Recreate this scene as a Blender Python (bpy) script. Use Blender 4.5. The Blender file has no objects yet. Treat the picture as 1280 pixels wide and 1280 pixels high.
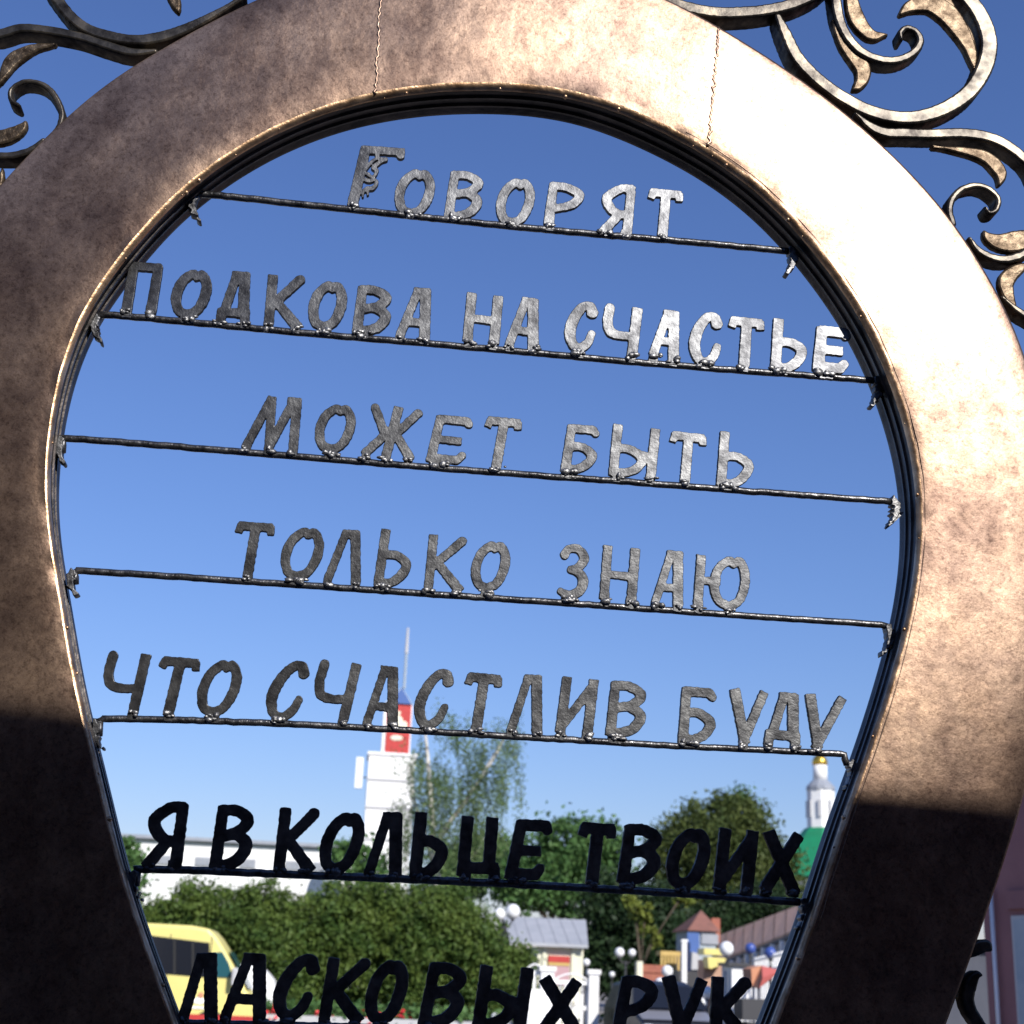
import bpy, math, random
import numpy as np
from mathutils import Vector, Matrix
random.seed(7); rng = np.random.default_rng(11)
scene = bpy.context.scene
COL = scene.collection
# ------------------------------------------------------------------ camera
FPX, YAW, PITCH, ROLL = 1800.0, 0.10526, 0.31256, 0.04195   # focal length in 1280-px units, radians
CAM = np.array([0.0, -2.2, 1.6])
_cy, _sy, _cp, _sp = math.cos(YAW), math.sin(YAW), math.cos(PITCH), math.sin(PITCH)
_f = np.array([_sy*_cp, _cy*_cp, _sp]); _r0 = np.array([_cy, -_sy, 0.0]); _u0 = np.cross(_r0, _f)
_r = math.cos(ROLL)*_r0 + math.sin(ROLL)*_u0; _u = -math.sin(ROLL)*_r0 + math.cos(ROLL)*_u0
cam_d = bpy.data.cameras.new('camera'); cam = bpy.data.objects.new('camera', cam_d); COL.objects.link(cam)
M = Matrix(((_r[0], _u[0], -_f[0], CAM[0]), (_r[1], _u[1], -_f[1], CAM[1]), (_r[2], _u[2], -_f[2], CAM[2]), (0, 0, 0, 1)))
cam.matrix_world = M
cam_d.sensor_width = 36; cam_d.sensor_fit = 'HORIZONTAL'; cam_d.lens = 36*FPX/1280
cam_d.clip_start = 0.05; cam_d.clip_end = 6000
cam_d.dof.use_dof = True; cam_d.dof.focus_distance = 2.45; cam_d.dof.aperture_fstop = 8.0
scene.camera = cam
# ------------------------------------------------------------------ sky, sun, exposure
def ray(px, py):
    return _f + _r*(px-640)/FPX - _u*(py-640)/FPX
_v = ray(1200, 135); _v = _v/np.linalg.norm(_v)
SUN = np.array([_v[0], -_v[1], _v[2]])            # the sun stands behind the photographer, up and to the right
SUN = SUN/np.linalg.norm(SUN)
elev = math.asin(SUN[2])
W = bpy.data.worlds.new('World'); scene.world = W; W.use_nodes = True
nt = W.node_tree; bg = nt.nodes['Background']
sky = nt.nodes.new('ShaderNodeTexSky'); sky.sky_type = 'NISHITA'; sky.sun_disc = False
sky.sun_elevation = elev; sky.sun_rotation = math.atan2(SUN[0], SUN[1])
sky.air_density = 1.45; sky.dust_density = 0.0; sky.ozone_density = 9.0; sky.altitude = 0
tint = nt.nodes.new('ShaderNodeMix'); tint.data_type = 'RGBA'; tint.blend_type = 'MULTIPLY'; tint.inputs[0].default_value = 1; tint.inputs[7].default_value = (1.0, .90, 1.11, 1)
nt.links.new(sky.outputs[0], tint.inputs[6]); nt.links.new(tint.outputs[2], bg.inputs[0]); bg.inputs[1].default_value = 0.097
sl = bpy.data.lights.new('sun', 'SUN'); sl.energy = 5.0; sl.angle = math.radians(0.53); sl.color = (1.0, 0.95, 0.87)
so = bpy.data.objects.new('sun', sl); COL.objects.link(so)
so.rotation_euler = Vector(tuple(SUN)).to_track_quat('Z', 'Y').to_euler()
scene.view_settings.view_transform = 'Standard'; scene.view_settings.look = 'None'
scene.view_settings.exposure = 0.25; scene.view_settings.gamma = 1.0
scene.render.engine = 'CYCLES'
# ------------------------------------------------------------------ helpers
def at(px, py, Y):
    d = ray(px, py); t = (Y-CAM[1])/d[1]
    return CAM + d*t
def pp(px, py, Y=0.0):
    q = at(px, py, Y); return (q[0], q[2])
def mpp(px, py, Y):                                # metres per pixel there
    a = at(px, py, Y); b = at(px+1, py, Y); return float(np.linalg.norm(a-b))
ORG = {}
def tag(o, label=None, cat=None, group=None, kind=None):
    if label: o['label'] = label
    if cat: o['category'] = cat
    if group: o['group'] = group
    if kind: o['kind'] = kind
    return o
def thing(name, loc, label, cat, group=None, kind=None):
    o = bpy.data.objects.new(name, None); COL.objects.link(o); o.location = tuple(float(v) for v in loc)
    o.empty_display_size = 0.3; ORG[o] = np.array([float(v) for v in loc])
    return tag(o, label, cat, group, kind)
def link_mesh(name, me, parent):
    o = bpy.data.objects.new(name, me); COL.objects.link(o)
    if parent is not None:
        o.parent = parent; ORG[o] = ORG[parent]
    else: ORG[o] = np.zeros(3)
    return o
def mk(name, V, F, mat, parent=None, smooth=False, kind=None, label=None):
    V = np.asarray(V, float).reshape(-1, 3)
    if parent is not None: V = V-ORG[parent]
    me = bpy.data.meshes.new(name); me.from_pydata(V.tolist(), [], [list(map(int, f)) for f in F]); me.update()
    if isinstance(mat, (list, tuple)):
        for m in mat: me.materials.append(m)
    else: me.materials.append(mat)
    if smooth: me.polygons.foreach_set('use_smooth', [True]*len(me.polygons))
    o = link_mesh(name, me, parent)
    if kind: o['kind'] = kind
    if label: o['label'] = label
    return o
class MB:
    def __init__(s): s.V = []; s.F = []; s.n = 0
    def add(s, V, F):
        V = np.asarray(V, float); s.V.append(V); s.F += [[i+s.n for i in f] for f in F]; s.n += len(V); return s
    def box(s, c, d, rz=0.0):
        x, y, z = [k/2 for k in d]
        v = np.array([(-x,-y,-z),(x,-y,-z),(x,y,-z),(-x,y,-z),(-x,-y,z),(x,-y,z),(x,y,z),(-x,y,z)])
        if rz:
            ca, sa = math.cos(rz), math.sin(rz); v = v@np.array([[ca, sa, 0], [-sa, ca, 0], [0, 0, 1]])
        return s.add(v+np.array(c), [(0,3,2,1),(4,5,6,7),(0,1,5,4),(1,2,6,5),(2,3,7,6),(3,0,4,7)])
    def tube(s, P, R, n=10, cap=True):
        P = [np.array(p, float) for p in P]; R = R if hasattr(R, '__len__') else [R]*len(P)
        V = []; ref = np.array([0.31, 0.17, 0.93])
        for i, p in enumerate(P):
            t = P[min(i+1, len(P)-1)]-P[max(i-1, 0)]; t = t/(np.linalg.norm(t)+1e-12)
            a = ref-t*np.dot(ref, t)
            if np.linalg.norm(a) < .35: a = np.array([1.0, 0, 0])-t*t[0]
            a /= np.linalg.norm(a); b = np.cross(t, a)
            for k in range(n):
                an = 2*math.pi*k/n; V.append(p+R[i]*(math.cos(an)*a+math.sin(an)*b))
        F = [(i*n+k, i*n+(k+1) % n, (i+1)*n+(k+1) % n, (i+1)*n+k) for i in range(len(P)-1) for k in range(n)]
        if cap: F += [tuple(reversed(range(n))), tuple(range((len(P)-1)*n, len(P)*n))]
        return s.add(V, F)
    def ball(s, c, r, n=12, m=8, sc=(1, 1, 1), jit=0):
        V = [(0, 0, 1)]
        for i in range(1, m):
            th = math.pi*i/m
            for k in range(n): ph = 2*math.pi*k/n; V.append((math.sin(th)*math.cos(ph), math.sin(th)*math.sin(ph), math.cos(th)))
        V.append((0, 0, -1)); V = np.array(V)
        if jit: V = V*(1+jit*rng.normal(size=(len(V), 1)))
        V = V*r*np.array(sc)+np.array(c)
        F = [(0, 1+k, 1+(k+1) % n) for k in range(n)]
        for i in range(m-2):
            for k in range(n): a = 1+i*n+k; b = 1+i*n+(k+1) % n; F.append((a, a+n, b+n, b))
        L = 1+(m-2)*n; F += [(L+k, len(V)-1, L+(k+1) % n) for k in range(n)]
        return s.add(V, F)
    def prism(s, poly, y0, y1):                     # polygon in (x,z), extruded along y
        n = len(poly); V = [(p[0], y0, p[1]) for p in poly]+[(p[0], y1, p[1]) for p in poly]
        return s.add(V, [tuple(range(n)), tuple(reversed(range(n, 2*n)))]+[(i, i+n, (i+1) % n+n, (i+1) % n) for i in range(n)])
    def build(s, name, mat, parent=None, **k):
        return mk(name, np.vstack(s.V), s.F, mat, parent, **k)
def catmull(P, n=8, closed=False):
    P = [np.array(p, float) for p in P]; out = []
    m = len(P)
    for i in range(m-1):
        p0 = P[i-1] if i > 0 else 2*P[0]-P[1]; p1 = P[i]; p2 = P[i+1]; p3 = P[i+2] if i+2 < m else 2*P[-1]-P[-2]
        for k in range(n):
            t = k/n
            out.append(.5*((2*p1)+(-p0+p2)*t+(2*p0-5*p1+4*p2-p3)*t*t+(-p0+3*p1-3*p2+p3)*t**3))
    out.append(P[-1]); return np.array(out)
def resample(P, n):
    P = np.array(P, float); d = np.r_[0, np.cumsum(np.linalg.norm(np.diff(P, axis=0), axis=1))]
    t = np.linspace(0, d[-1], n); return np.stack([np.interp(t, d, P[:, k]) for k in range(P.shape[1])], 1)
# ------------------------------------------------------------------ materials
def mat(name, color, rough=0.6, metal=0.0, noise=None, bump=None, spec=None, c2=None, c3=None, nscale=5, coords='Object', rr=None, trans=None):
    m = bpy.data.materials.new(name); m.use_nodes = True; t = m.node_tree; b = t.nodes['Principled BSDF']
    b.inputs['Base Color'].default_value = (*color, 1); b.inputs['Roughness'].default_value = rough; b.inputs['Metallic'].default_value = metal
    if spec is not None: b.inputs['Specular IOR Level'].default_value = spec
    tc = t.nodes.new('ShaderNodeTexCoord')
    if c2:
        n = t.nodes.new('ShaderNodeTexNoise'); n.inputs['Scale'].default_value = nscale; n.inputs['Detail'].default_value = 8; n.inputs['Roughness'].default_value = .62
        t.links.new(tc.outputs[coords], n.inputs['Vector'])
        r = t.nodes.new('ShaderNodeValToRGB'); e = r.color_ramp.elements
        e[0].position = .36; e[0].color = (*color, 1); e[1].position = .64; e[1].color = (*c2, 1)
        if c3: x = e.new(.5); x.color = (*c3, 1)
        t.links.new(n.outputs[0], r.inputs[0]); t.links.new(r.outputs[0], b.inputs['Base Color'])
        if rr:
            mr = t.nodes.new('ShaderNodeMapRange'); mr.inputs[1].default_value = .3; mr.inputs[2].default_value = .7; mr.inputs[3].default_value = rr[0]; mr.inputs[4].default_value = rr[1]
            n2 = t.nodes.new('ShaderNodeTexNoise'); n2.inputs['Scale'].default_value = nscale*2.3; n2.inputs['Detail'].default_value = 6
            t.links.new(tc.outputs[coords], n2.inputs['Vector']); t.links.new(n2.outputs[0], mr.inputs[0]); t.links.new(mr.outputs[0], b.inputs['Roughness'])
    if bump:
        prev = None
        for sc, st, di in (bump if isinstance(bump[0], (list, tuple)) else [bump]):
            n = t.nodes.new('ShaderNodeTexNoise'); n.inputs['Scale'].default_value = sc; n.inputs['Detail'].default_value = 5
            t.links.new(tc.outputs[coords], n.inputs['Vector'])
            bp = t.nodes.new('ShaderNodeBump'); bp.inputs['Strength'].default_value = st; bp.inputs['Distance'].default_value = di
            t.links.new(n.outputs[0], bp.inputs['Height'])
            if prev: t.links.new(prev.outputs[0], bp.inputs['Normal'])
            prev = bp
        t.links.new(prev.outputs[0], b.inputs['Normal'])
    return m
BRONZE = mat('bronze_patina', (.150, .108, .086), .45, .88, c3=(.215, .155, .116), c2=(.30, .215, .152), nscale=4.2, rr=(.36, .47),
             bump=[(6, .08, .012), (85, .11, .002), (300, .10, .0008)])
def bronze_patches(m):
    t = m.node_tree; b = t.nodes['Principled BSDF']; src = b.inputs['Base Color'].links[0].from_socket
    tc = t.nodes.new('ShaderNodeTexCoord')
    n = t.nodes.new('ShaderNodeTexNoise'); n.inputs['Scale'].default_value = 30; n.inputs['Detail'].default_value = 10; n.inputs['Roughness'].default_value = .75; n.inputs['Distortion'].default_value = .6
    t.links.new(tc.outputs['Object'], n.inputs['Vector'])
    r = t.nodes.new('ShaderNodeValToRGB'); e = r.color_ramp.elements
    e[0].position = .34; e[0].color = (.48, .45, .48, 1); e[1].position = .60; e[1].color = (1.05, 1.02, 1.0, 1)
    t.links.new(n.outputs[0], r.inputs[0])
    mx = t.nodes.new('ShaderNodeMix'); mx.data_type = 'RGBA'; mx.blend_type = 'MULTIPLY'; mx.inputs[0].default_value = .75
    t.links.new(src, mx.inputs[6]); t.links.new(r.outputs[0], mx.inputs[7])
    last = mx.outputs[2]
    # fine oxide freckles, thin scratches and run marks
    for sc, (p0, p1), lo, st in (((150, 150, 150), (.34, .50), (.34, .31, .32), .65), ((20, 20, 5), (.36, .56), (.58, .54, .55), .35), ((420, 420, 420), (.40, .55), (.5, .46, .44), .4), ((55, 9, 70), (.30, .42), (.45, .42, .44), .45), ((5.5, 5.5, 4.0), (.40, .56), (.50, .46, .47), .62)):
        mp = t.nodes.new('ShaderNodeMapping'); mp.inputs['Scale'].default_value = sc; mp.inputs['Rotation'].default_value = (0, .5, 0)
        n = t.nodes.new('ShaderNodeTexNoise'); n.inputs['Scale'].default_value = 1; n.inputs['Detail'].default_value = 7; n.inputs['Roughness'].default_value = .7; n.inputs['Distortion'].default_value = .4
        t.links.new(tc.outputs['Object'], mp.inputs[0]); t.links.new(mp.outputs[0], n.inputs['Vector'])
        r = t.nodes.new('ShaderNodeValToRGB'); e = r.color_ramp.elements; e[0].position = p0; e[0].color = (*lo, 1); e[1].position = p1; e[1].color = (1, 1, 1, 1)
        t.links.new(n.outputs[0], r.inputs[0])
        m2 = t.nodes.new('ShaderNodeMix'); m2.data_type = 'RGBA'; m2.blend_type = 'MULTIPLY'; m2.inputs[0].default_value = st
        t.links.new(last, m2.inputs[6]); t.links.new(r.outputs[0], m2.inputs[7]); last = m2.outputs[2]
    t.links.new(last, b.inputs['Base Color'])
bronze_patches(BRONZE)
RIM = mat('bright_rim_bronze', (.30, .18, .10), .36, .92, c2=(.62, .42, .26), nscale=25, rr=(.28, .5), bump=[(120, .5, .002)])  # rolled edge and its beads, brighter than the face bronze
DARK = mat('black_steel_band', (.012, .011, .011), .42, .6, c2=(.075, .062, .055), nscale=14, bump=[(90, .5, .002)])
STEEL = mat('silvered_steel', (.10, .10, .105), .40, .9, c3=(.19, .19, .195), c2=(.30, .30, .30), nscale=38, rr=(.33, .45), bump=[(70, .16, .003), (330, .2, .001)])
ROD = mat('dark_painted_rod', (.03, .03, .033), .38, .8, c2=(.12, .12, .125), nscale=60, rr=(.25, .5), bump=[(160, .6, .002)])
WELD = mat('weld_metal', (.13, .13, .135), .42, .85, c2=(.34, .34, .34), nscale=90, bump=[(260, .7, .002)])
HOOKM = mat('hook_shaded_bead_steel', (.03, .03, .033), .45, .85, c2=(.16, .16, .165), nscale=60, bump=[(160, .5, .002)])
SCROLL = mat('worn_silver_scroll', (.045, .04, .038), .42, .88, c3=(.13, .118, .105), c2=(.27, .23, .18), nscale=22, rr=(.33, .5), bump=[(60, .22, .003), (260, .2, .001)])
LEAFM = mat('bronze_leaf', (.07, .05, .035), .45, .85, c3=(.16, .12, .085), c2=(.30, .23, .16), nscale=45, bump=[(110, .5, .003), (300, .3, .001)])
def satin(m, rough, k, fac, tone=(1, 1, 1)):
    """patinated metal: tight Beckmann gloss of the metal colour over a dull oxide layer"""
    t = m.node_tree; b = t.nodes['Principled BSDF']; b.inputs['Metallic'].default_value = 0; b.inputs['Specular IOR Level'].default_value = .0
    for l in list(b.inputs['Roughness'].links): t.links.remove(l)
    b.inputs['Roughness'].default_value = .9
    g = t.nodes.new('ShaderNodeBsdfAnisotropic'); g.distribution = 'BECKMANN'; g.inputs['Roughness'].default_value = rough
    mx = t.nodes.new('ShaderNodeMix'); mx.data_type = 'RGBA'; mx.blend_type = 'MULTIPLY'; mx.inputs[0].default_value = 1; mx.inputs[7].default_value = (k*tone[0], k*tone[1], k*tone[2], 1)
    t.links.new(b.inputs['Base Color'].links[0].from_socket, mx.inputs[6]); t.links.new(mx.outputs[2], g.inputs['Color'])
    if b.inputs['Normal'].links: t.links.new(b.inputs['Normal'].links[0].from_socket, g.inputs['Normal'])
    ms = t.nodes.new('ShaderNodeMixShader'); ms.inputs[0].default_value = fac
    t.links.new(b.outputs[0], ms.inputs[1]); t.links.new(g.outputs[0], ms.inputs[2]); t.links.new(ms.outputs[0], t.nodes['Material Output'].inputs[0])
satin(BRONZE, .38, 1.65, .64, (1, 1.0, 1.01)); satin(STEEL, .385, .34, .87, (.97, 1.0, 1.06)); satin(SCROLL, .39, .36, .82); satin(LEAFM, .40, .36, .75)
WHITE = mat('white_plaster', (.74, .74, .73), .8, c2=(.80, .80, .79), nscale=1.2)
WPAINT = mat('white_paint', (.74, .74, .74), .5, c2=(.82, .81, .80), nscale=3)
OPAL = mat('opal_globe', (.78, .79, .80), .25)
BLUEG = mat('blue_globe', (.05, .09, .32), .3)
GLASS = mat('dark_glass', (.012, .014, .02), .12, 0, spec=.6)
TEAL = mat('teal_glass', (.02, .09, .11), .15, 0, spec=.6)
YEL = mat('yellow_paint', (.72, .63, .22), .4, c2=(.68, .60, .20), nscale=2)
RED = mat('red_paint', (.50, .035, .03), .5, c2=(.40, .03, .025), nscale=3)
REDF = mat('red_petals', (.75, .03, .03), .6, c2=(.6, .02, .05), nscale=30)
BLUE = mat('blue_paint', (.05, .115, .33), .6)
LBLUE = mat('pale_blue_paint', (.28, .34, .40), .7, c2=(.38, .43, .46), nscale=3)
GREY = mat('grey_sheet_metal', (.26, .28, .32), .5, .1, c2=(.32, .34, .38), nscale=2)
KROOF = mat('pale_sheet_roof', (.34, .355, .385), .5, .1, c2=(.40, .41, .44), nscale=1.5)
SHADEGREY = mat('shaded_grey_plaster', (.05, .055, .075), .8, c2=(.065, .07, .09), nscale=2)  # light grey wall standing in shade; the shade is put into this colour
DGREY = mat('dark_grey_metal', (.05, .05, .055), .5, .3)
LGREY = mat('light_grey_paint', (.45, .45, .46), .6)
CREAM = mat('cream_plaster', (.66, .66, .50), .8, c2=(.72, .70, .56), nscale=2)
BROWNR = mat('brown_roof', (.40, .24, .17), .7, c2=(.50, .31, .22), nscale=1.5, bump=[(8, .3, .05)])
REDR = mat('red_roof', (.25, .11, .085), .8, c2=(.19, .09, .07), nscale=2)
BRICK = mat('brick_red', (.36, .13, .08), .8, c2=(.30, .10, .07), nscale=4)
GREENR = mat('green_roof', (.012, .23, .10), .5, c2=(.015, .19, .085), nscale=.6)
GOLD = mat('gold_leaf', (.75, .48, .08), .3, .9)
PINK = mat('pink_plaster', (.23, .105, .11), .85, c2=(.30, .14, .14), nscale=1.2, bump=[(30, .3, .01)])
PORCH = mat('brown_facade', (.19, .11, .065), .9, c2=(.23, .135, .085), nscale=2)
ORANGE = mat('orange_canvas', (.58, .27, .15), .8, c2=(.52, .23, .13), nscale=4)
REDC = mat('red_canvas', (.42, .10, .09), .8)
PINKSH = mat('pink_shutter', (.46, .28, .30), .7)
GROUND = mat('paved_ground', (.20, .18, .165), .9, c2=(.27, .245, .225), nscale=1.3, bump=[(30, .3, .01)])
ASPH = mat('asphalt', (.055, .055, .058), .9, c2=(.075, .075, .075), nscale=3)
GRASS = mat('grass_ground', (.05, .085, .02), .95, c2=(.09, .12, .03), nscale=3)
BARK = mat('bark', (.06, .045, .03), .9, c2=(.11, .085, .06), nscale=12, bump=[(40, .5, .02)])
BIRCHB = mat('birch_bark', (.62, .60, .56), .8, c2=(.20, .18, .16), c3=(.58, .56, .52), nscale=2.5)
CARP = mat('navy_paint', (.012, .013, .022), .45, .0)
SILVERCAR = mat('silver_paint', (.33, .32, .33), .3, .4)
RUBBER = mat('rubber', (.02, .02, .02), .8)
HEADL = mat('headlight_glass', (.55, .57, .6), .1)
WOOD = mat('yellow_wood', (.50, .34, .10), .7, c2=(.58, .40, .14), nscale=5)
def leafmat(name, a, b, sc):
    m = bpy.data.materials.new(name); m.use_nodes = True; t = m.node_tree; bs = t.nodes['Principled BSDF']; bs.inputs['Roughness'].default_value = .62
    bs.inputs['Specular IOR Level'].default_value = .3
    tc = t.nodes.new('ShaderNodeTexCoord'); n = t.nodes.new('ShaderNodeTexNoise'); n.inputs['Scale'].default_value = sc; n.inputs['Detail'].default_value = 9; n.inputs['Roughness'].default_value = .8
    t.links.new(tc.outputs['Object'], n.inputs['Vector']); r = t.nodes.new('ShaderNodeValToRGB'); e = r.color_ramp.elements
    e[0].position = .35; e[0].color = (*a, 1); e[1].position = .65; e[1].color = (*b, 1)
    t.links.new(n.outputs[0], r.inputs[0]); t.links.new(r.outputs[0], bs.inputs['Base Color'])
    tr = t.nodes.new('ShaderNodeBsdfTranslucent'); t.links.new(r.outputs[0], tr.inputs[0]); mx = t.nodes.new('ShaderNodeMixShader'); mx.inputs[0].default_value = .25
    t.links.new(bs.outputs[0], mx.inputs[1]); t.links.new(tr.outputs[0], mx.inputs[2]); t.links.new(mx.outputs[0], t.nodes['Material Output'].inputs[0])
    return m
L_HEDGE = leafmat('hedge_leaves', (.030, .082, .017), (.135, .185, .036), 1.1)
L_MID = leafmat('green_leaves', (.04, .11, .03), (.11, .20, .06), .6)
L_BIG = leafmat('olive_leaves', (.032, .062, .015), (.115, .14, .035), .6)
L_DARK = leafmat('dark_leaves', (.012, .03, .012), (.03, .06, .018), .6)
L_YEL = leafmat('yellow_green_leaves', (.10, .15, .02), (.19, .21, .04), .8)
L_BIRCH = leafmat('birch_leaves', (.06, .125, .045), (.16, .21, .08), .8)
# ------------------------------------------------------------------ SDF flat shapes (cut from plate, ragged torch-cut edges)
def contours(S, x0, z0, h):
    ny, nx = S.shape; segs = {}; pts = {}
    ins = S < 0
    mix = (ins[:-1, :-1].astype(int)+ins[1:, :-1]+ins[:-1, 1:]+ins[1:, 1:])
    ys, xs = np.nonzero((mix > 0) & (mix < 4))
    def ep(j, i, d):
        k = (j, i, d)
        if k not in pts:
            a = S[j, i]; b = S[j, i+1] if d == 0 else S[j+1, i]; t = a/(a-b)
            pts[k] = (x0+(i+(t if d == 0 else 0))*h, z0+(j+(t if d == 1 else 0))*h)
        return k
    for j, i in zip(ys.tolist(), xs.tolist()):
        a, b, c, d = ins[j, i], ins[j, i+1], ins[j+1, i+1], ins[j+1, i]; e = []
        if a != b: e.append(ep(j, i, 0))
        if b != c: e.append(ep(j, i+1, 1))
        if c != d: e.append(ep(j+1, i, 0))
        if d != a: e.append(ep(j, i, 1))
        prs = [(e[0], e[1])] if len(e) == 2 else ([(e[0], e[1]), (e[2], e[3])] if a else [(e[0], e[3]), (e[1], e[2])])
        for p, q in prs:
            segs.setdefault(p, []).append(q); segs.setdefault(q, []).append(p)
    loops = []; seen = set()
    for s in segs:
        if s in seen: continue
        lp = [s]; seen.add(s); cur = s
        while True:
            nx_ = [q for q in segs[cur] if q not in seen]
            if not nx_: break
            cur = nx_[0]; seen.add(cur); lp.append(cur)
        if len(lp) > 8: loops.append([pts[k] for k in lp])
    return loops
def flat_shape(name, strokes, yfront, thick, material, parent, h=.0014, rag=.0004, bevel=.0012, label=None, square=False):
    """strokes: list of arrays (x, z, r) in metres in the vertical plane of the work"""
    A = np.vstack(strokes); R = A[:, 2].max()+.004
    x0, z0 = A[:, 0].min()-R, A[:, 1].min()-R; x1, z1 = A[:, 0].max()+R, A[:, 1].max()+R
    X, Z = np.meshgrid(np.arange(x0, x1, h), np.arange(z0, z1, h)); S = np.full(X.shape, 1e3)
    for st in strokes:
        for p, q in zip(st[:-1], st[1:]):
            dx, dz = q[0]-p[0], q[1]-p[1]; L2 = dx*dx+dz*dz+1e-12
            if len(st) == 2 and square:             # straight stroke: sawn square ends, run on a little past its point
                L = math.sqrt(L2); s_ = ((X-p[0])*dx+(Z-p[1])*dz)/L; t = np.clip(s_/L, 0, 1); n_ = np.abs((Z-p[1])*dx-(X-p[0])*dz)/L
                r_ = p[2]+t*(q[2]-p[2]); S = np.minimum(S, np.maximum(n_-r_, np.abs(s_-L/2)-L/2-.72*r_)); continue
            t = np.clip(((X-p[0])*dx+(Z-p[1])*dz)/L2, 0, 1)
            S = np.minimum(S, np.hypot(X-p[0]-t*dx, Z-p[1]-t*dz)-(p[2]+t*(q[2]-p[2])))
    for k in range(7):
        an = rng.uniform(0, 6.28); fr = rng.uniform(300, 1100); S += rag*.5*np.sin(fr*(X*math.cos(an)+Z*math.sin(an))+rng.uniform(0, 6))
    cu = bpy.data.curves.new(name, 'CURVE'); cu.dimensions = '2D'; cu.fill_mode = 'BOTH'
    cu.extrude = max(thick/2-bevel, .0005); cu.bevel_depth = bevel; cu.bevel_resolution = 1; cu.offset = -bevel
    for lp in contours(S, x0, z0, h):
        lp = np.array(lp); lp = (lp+np.roll(lp, 1, 0))/2
        if len(lp) > 60: lp = lp[::2]
        sp = cu.splines.new('POLY'); sp.points.add(len(lp)-1); sp.use_cyclic_u = True
        sp.points.foreach_set('co', np.c_[lp, np.zeros(len(lp)), np.ones(len(lp))].ravel())
    tmp = bpy.data.objects.new('tmp', cu); COL.objects.link(tmp)
    dg = bpy.context.evaluated_depsgraph_get(); me = bpy.data.meshes.new_from_object(tmp.evaluated_get(dg))
    bpy.data.objects.remove(tmp); bpy.data.curves.remove(cu)
    n = len(me.vertices); co = np.empty(n*3); me.vertices.foreach_get('co', co); co = co.reshape(-1, 3)
    V = np.c_[co[:, 0], yfront+thick/2-co[:, 2], co[:, 1]]-ORG[parent]
    me.vertices.foreach_set('co', V.ravel()); me.materials.clear(); me.materials.append(material); me.name = name; me.update()
    o = link_mesh(name, me, parent)
    if label: o['label'] = label
    return o
# ------------------------------------------------------------------ GROUND
def sheet(name, x0, x1, y0, y1, z, m, sub=None):
    return tag(mk(name, [(x0, y0, z), (x1, y0, z), (x1, y1, z), (x0, y1, z)], [(0, 1, 2, 3)], m), kind='structure')
sheet('ground', -2500, 2500, -600, 4500, 0, GROUND)
sheet('road', -60, 60, 24, 31, .006, ASPH)
sheet('lawn', -60, 4.5, 33.6, 120, .012, GRASS)
# ------------------------------------------------------------------ THE HORSESHOE
HS = thing('horseshoe_monument', (.21, 0, 0), 'giant bronze horseshoe arch with welded verse lettering on rods and forged scrolls round its rim', 'monument')
inner_px = [(196, 1210), (167, 1131), (142, 1044), (128, 975), (108, 901), (90, 820), (77, 728), (67, 685), (60, 646), (59, 603), (62, 564), (70, 498), (84, 446),
 (99, 405), (113, 374), (138, 344), (161, 315), (203, 262), (259, 215), (321, 174), (377, 148), (420, 132), (475, 119), (530, 111), (584, 108), (662, 110), (712, 116), (761, 130),
 (797, 146), (820, 156), (885, 189), (916, 211), (955, 240), (998, 285), (1031, 326), (1063, 370), (1088, 411), (1106, 452), (1123, 497), (1137, 541), (1146, 584), (1150, 630),
 (1150, 662), (1146, 715), (1138, 761), (1126, 808), (1105, 880), (1080, 955), (1047, 1042), (1017, 1145), (992, 1210)]
I = [pp(*p) for p in inner_px]
il0, il1 = np.array(I[0]), np.array(I[1]); dl = (il0-il1)/np.linalg.norm(il0-il1)
ir0, ir1 = np.array(I[-1]), np.array(I[-2]); dr_ = (ir0-ir1)/np.linalg.norm(ir0-ir1)
footz = .86
I = [tuple(il0+dl*(il0[1]-footz)/-dl[1]*k) for k in (1, .66, .33)]+I+[tuple(ir0+dr_*(ir0[1]-footz)/-dr_[1]*k) for k in (.33, .66, 1)]
I = catmull([np.array(p) for p in I], 6)
AX = .21
outer_r = [pp(*p) for p in [(896, 28), (935, 54), (998, 92), (1044, 128), (1090, 164), (1122, 197), (1172, 246), (1214, 305), (1247, 361), (1277, 420)]]
outer_rb = [pp(*p) for p in [(1277, 1010), (1260, 1072), (1242, 1122), (1217, 1195), (1188, 1270)]]
orr = outer_r+[(1.158, 2.50), (1.165, 2.32), (1.135, 2.10)]+outer_rb
e1, e0 = np.array(orr[-1]), np.array(orr[-3]); de = (e1-e0)/np.linalg.norm(e1-e0)
orr = orr+[tuple(e1+de*(e1[1]-footz)/-de[1]*k) for k in (.35, .7, 1)]
left_px = [pp(*p) for p in [(0, 226), (43, 184), (79, 144), (108, 121), (161, 79), (200, 62), (236, 39), (279, 16)]]
mir = [(2*AX-x, z) for x, z in orr if z < 2.75][::-1]
O = mir+left_px+[(-.12, 3.327), (.10, 3.388), (.33, 3.382), (.47, 3.342)]+orr
O = catmull([np.array(p) for p in O], 6)
N = 560
I = resample(I, N); O = resample(O, N)
for _ in range(3):
    for A_ in (I, O):
        K = np.ones(13)/13; A_[7:-7, 0] = np.convolve(A_[:, 0], K, 'valid')[1:-1]; A_[7:-7, 1] = np.convolve(A_[:, 1], K, 'valid')[1:-1]
ux = (O-I)/np.linalg.norm(O-I, axis=1)[:, None]
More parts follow.
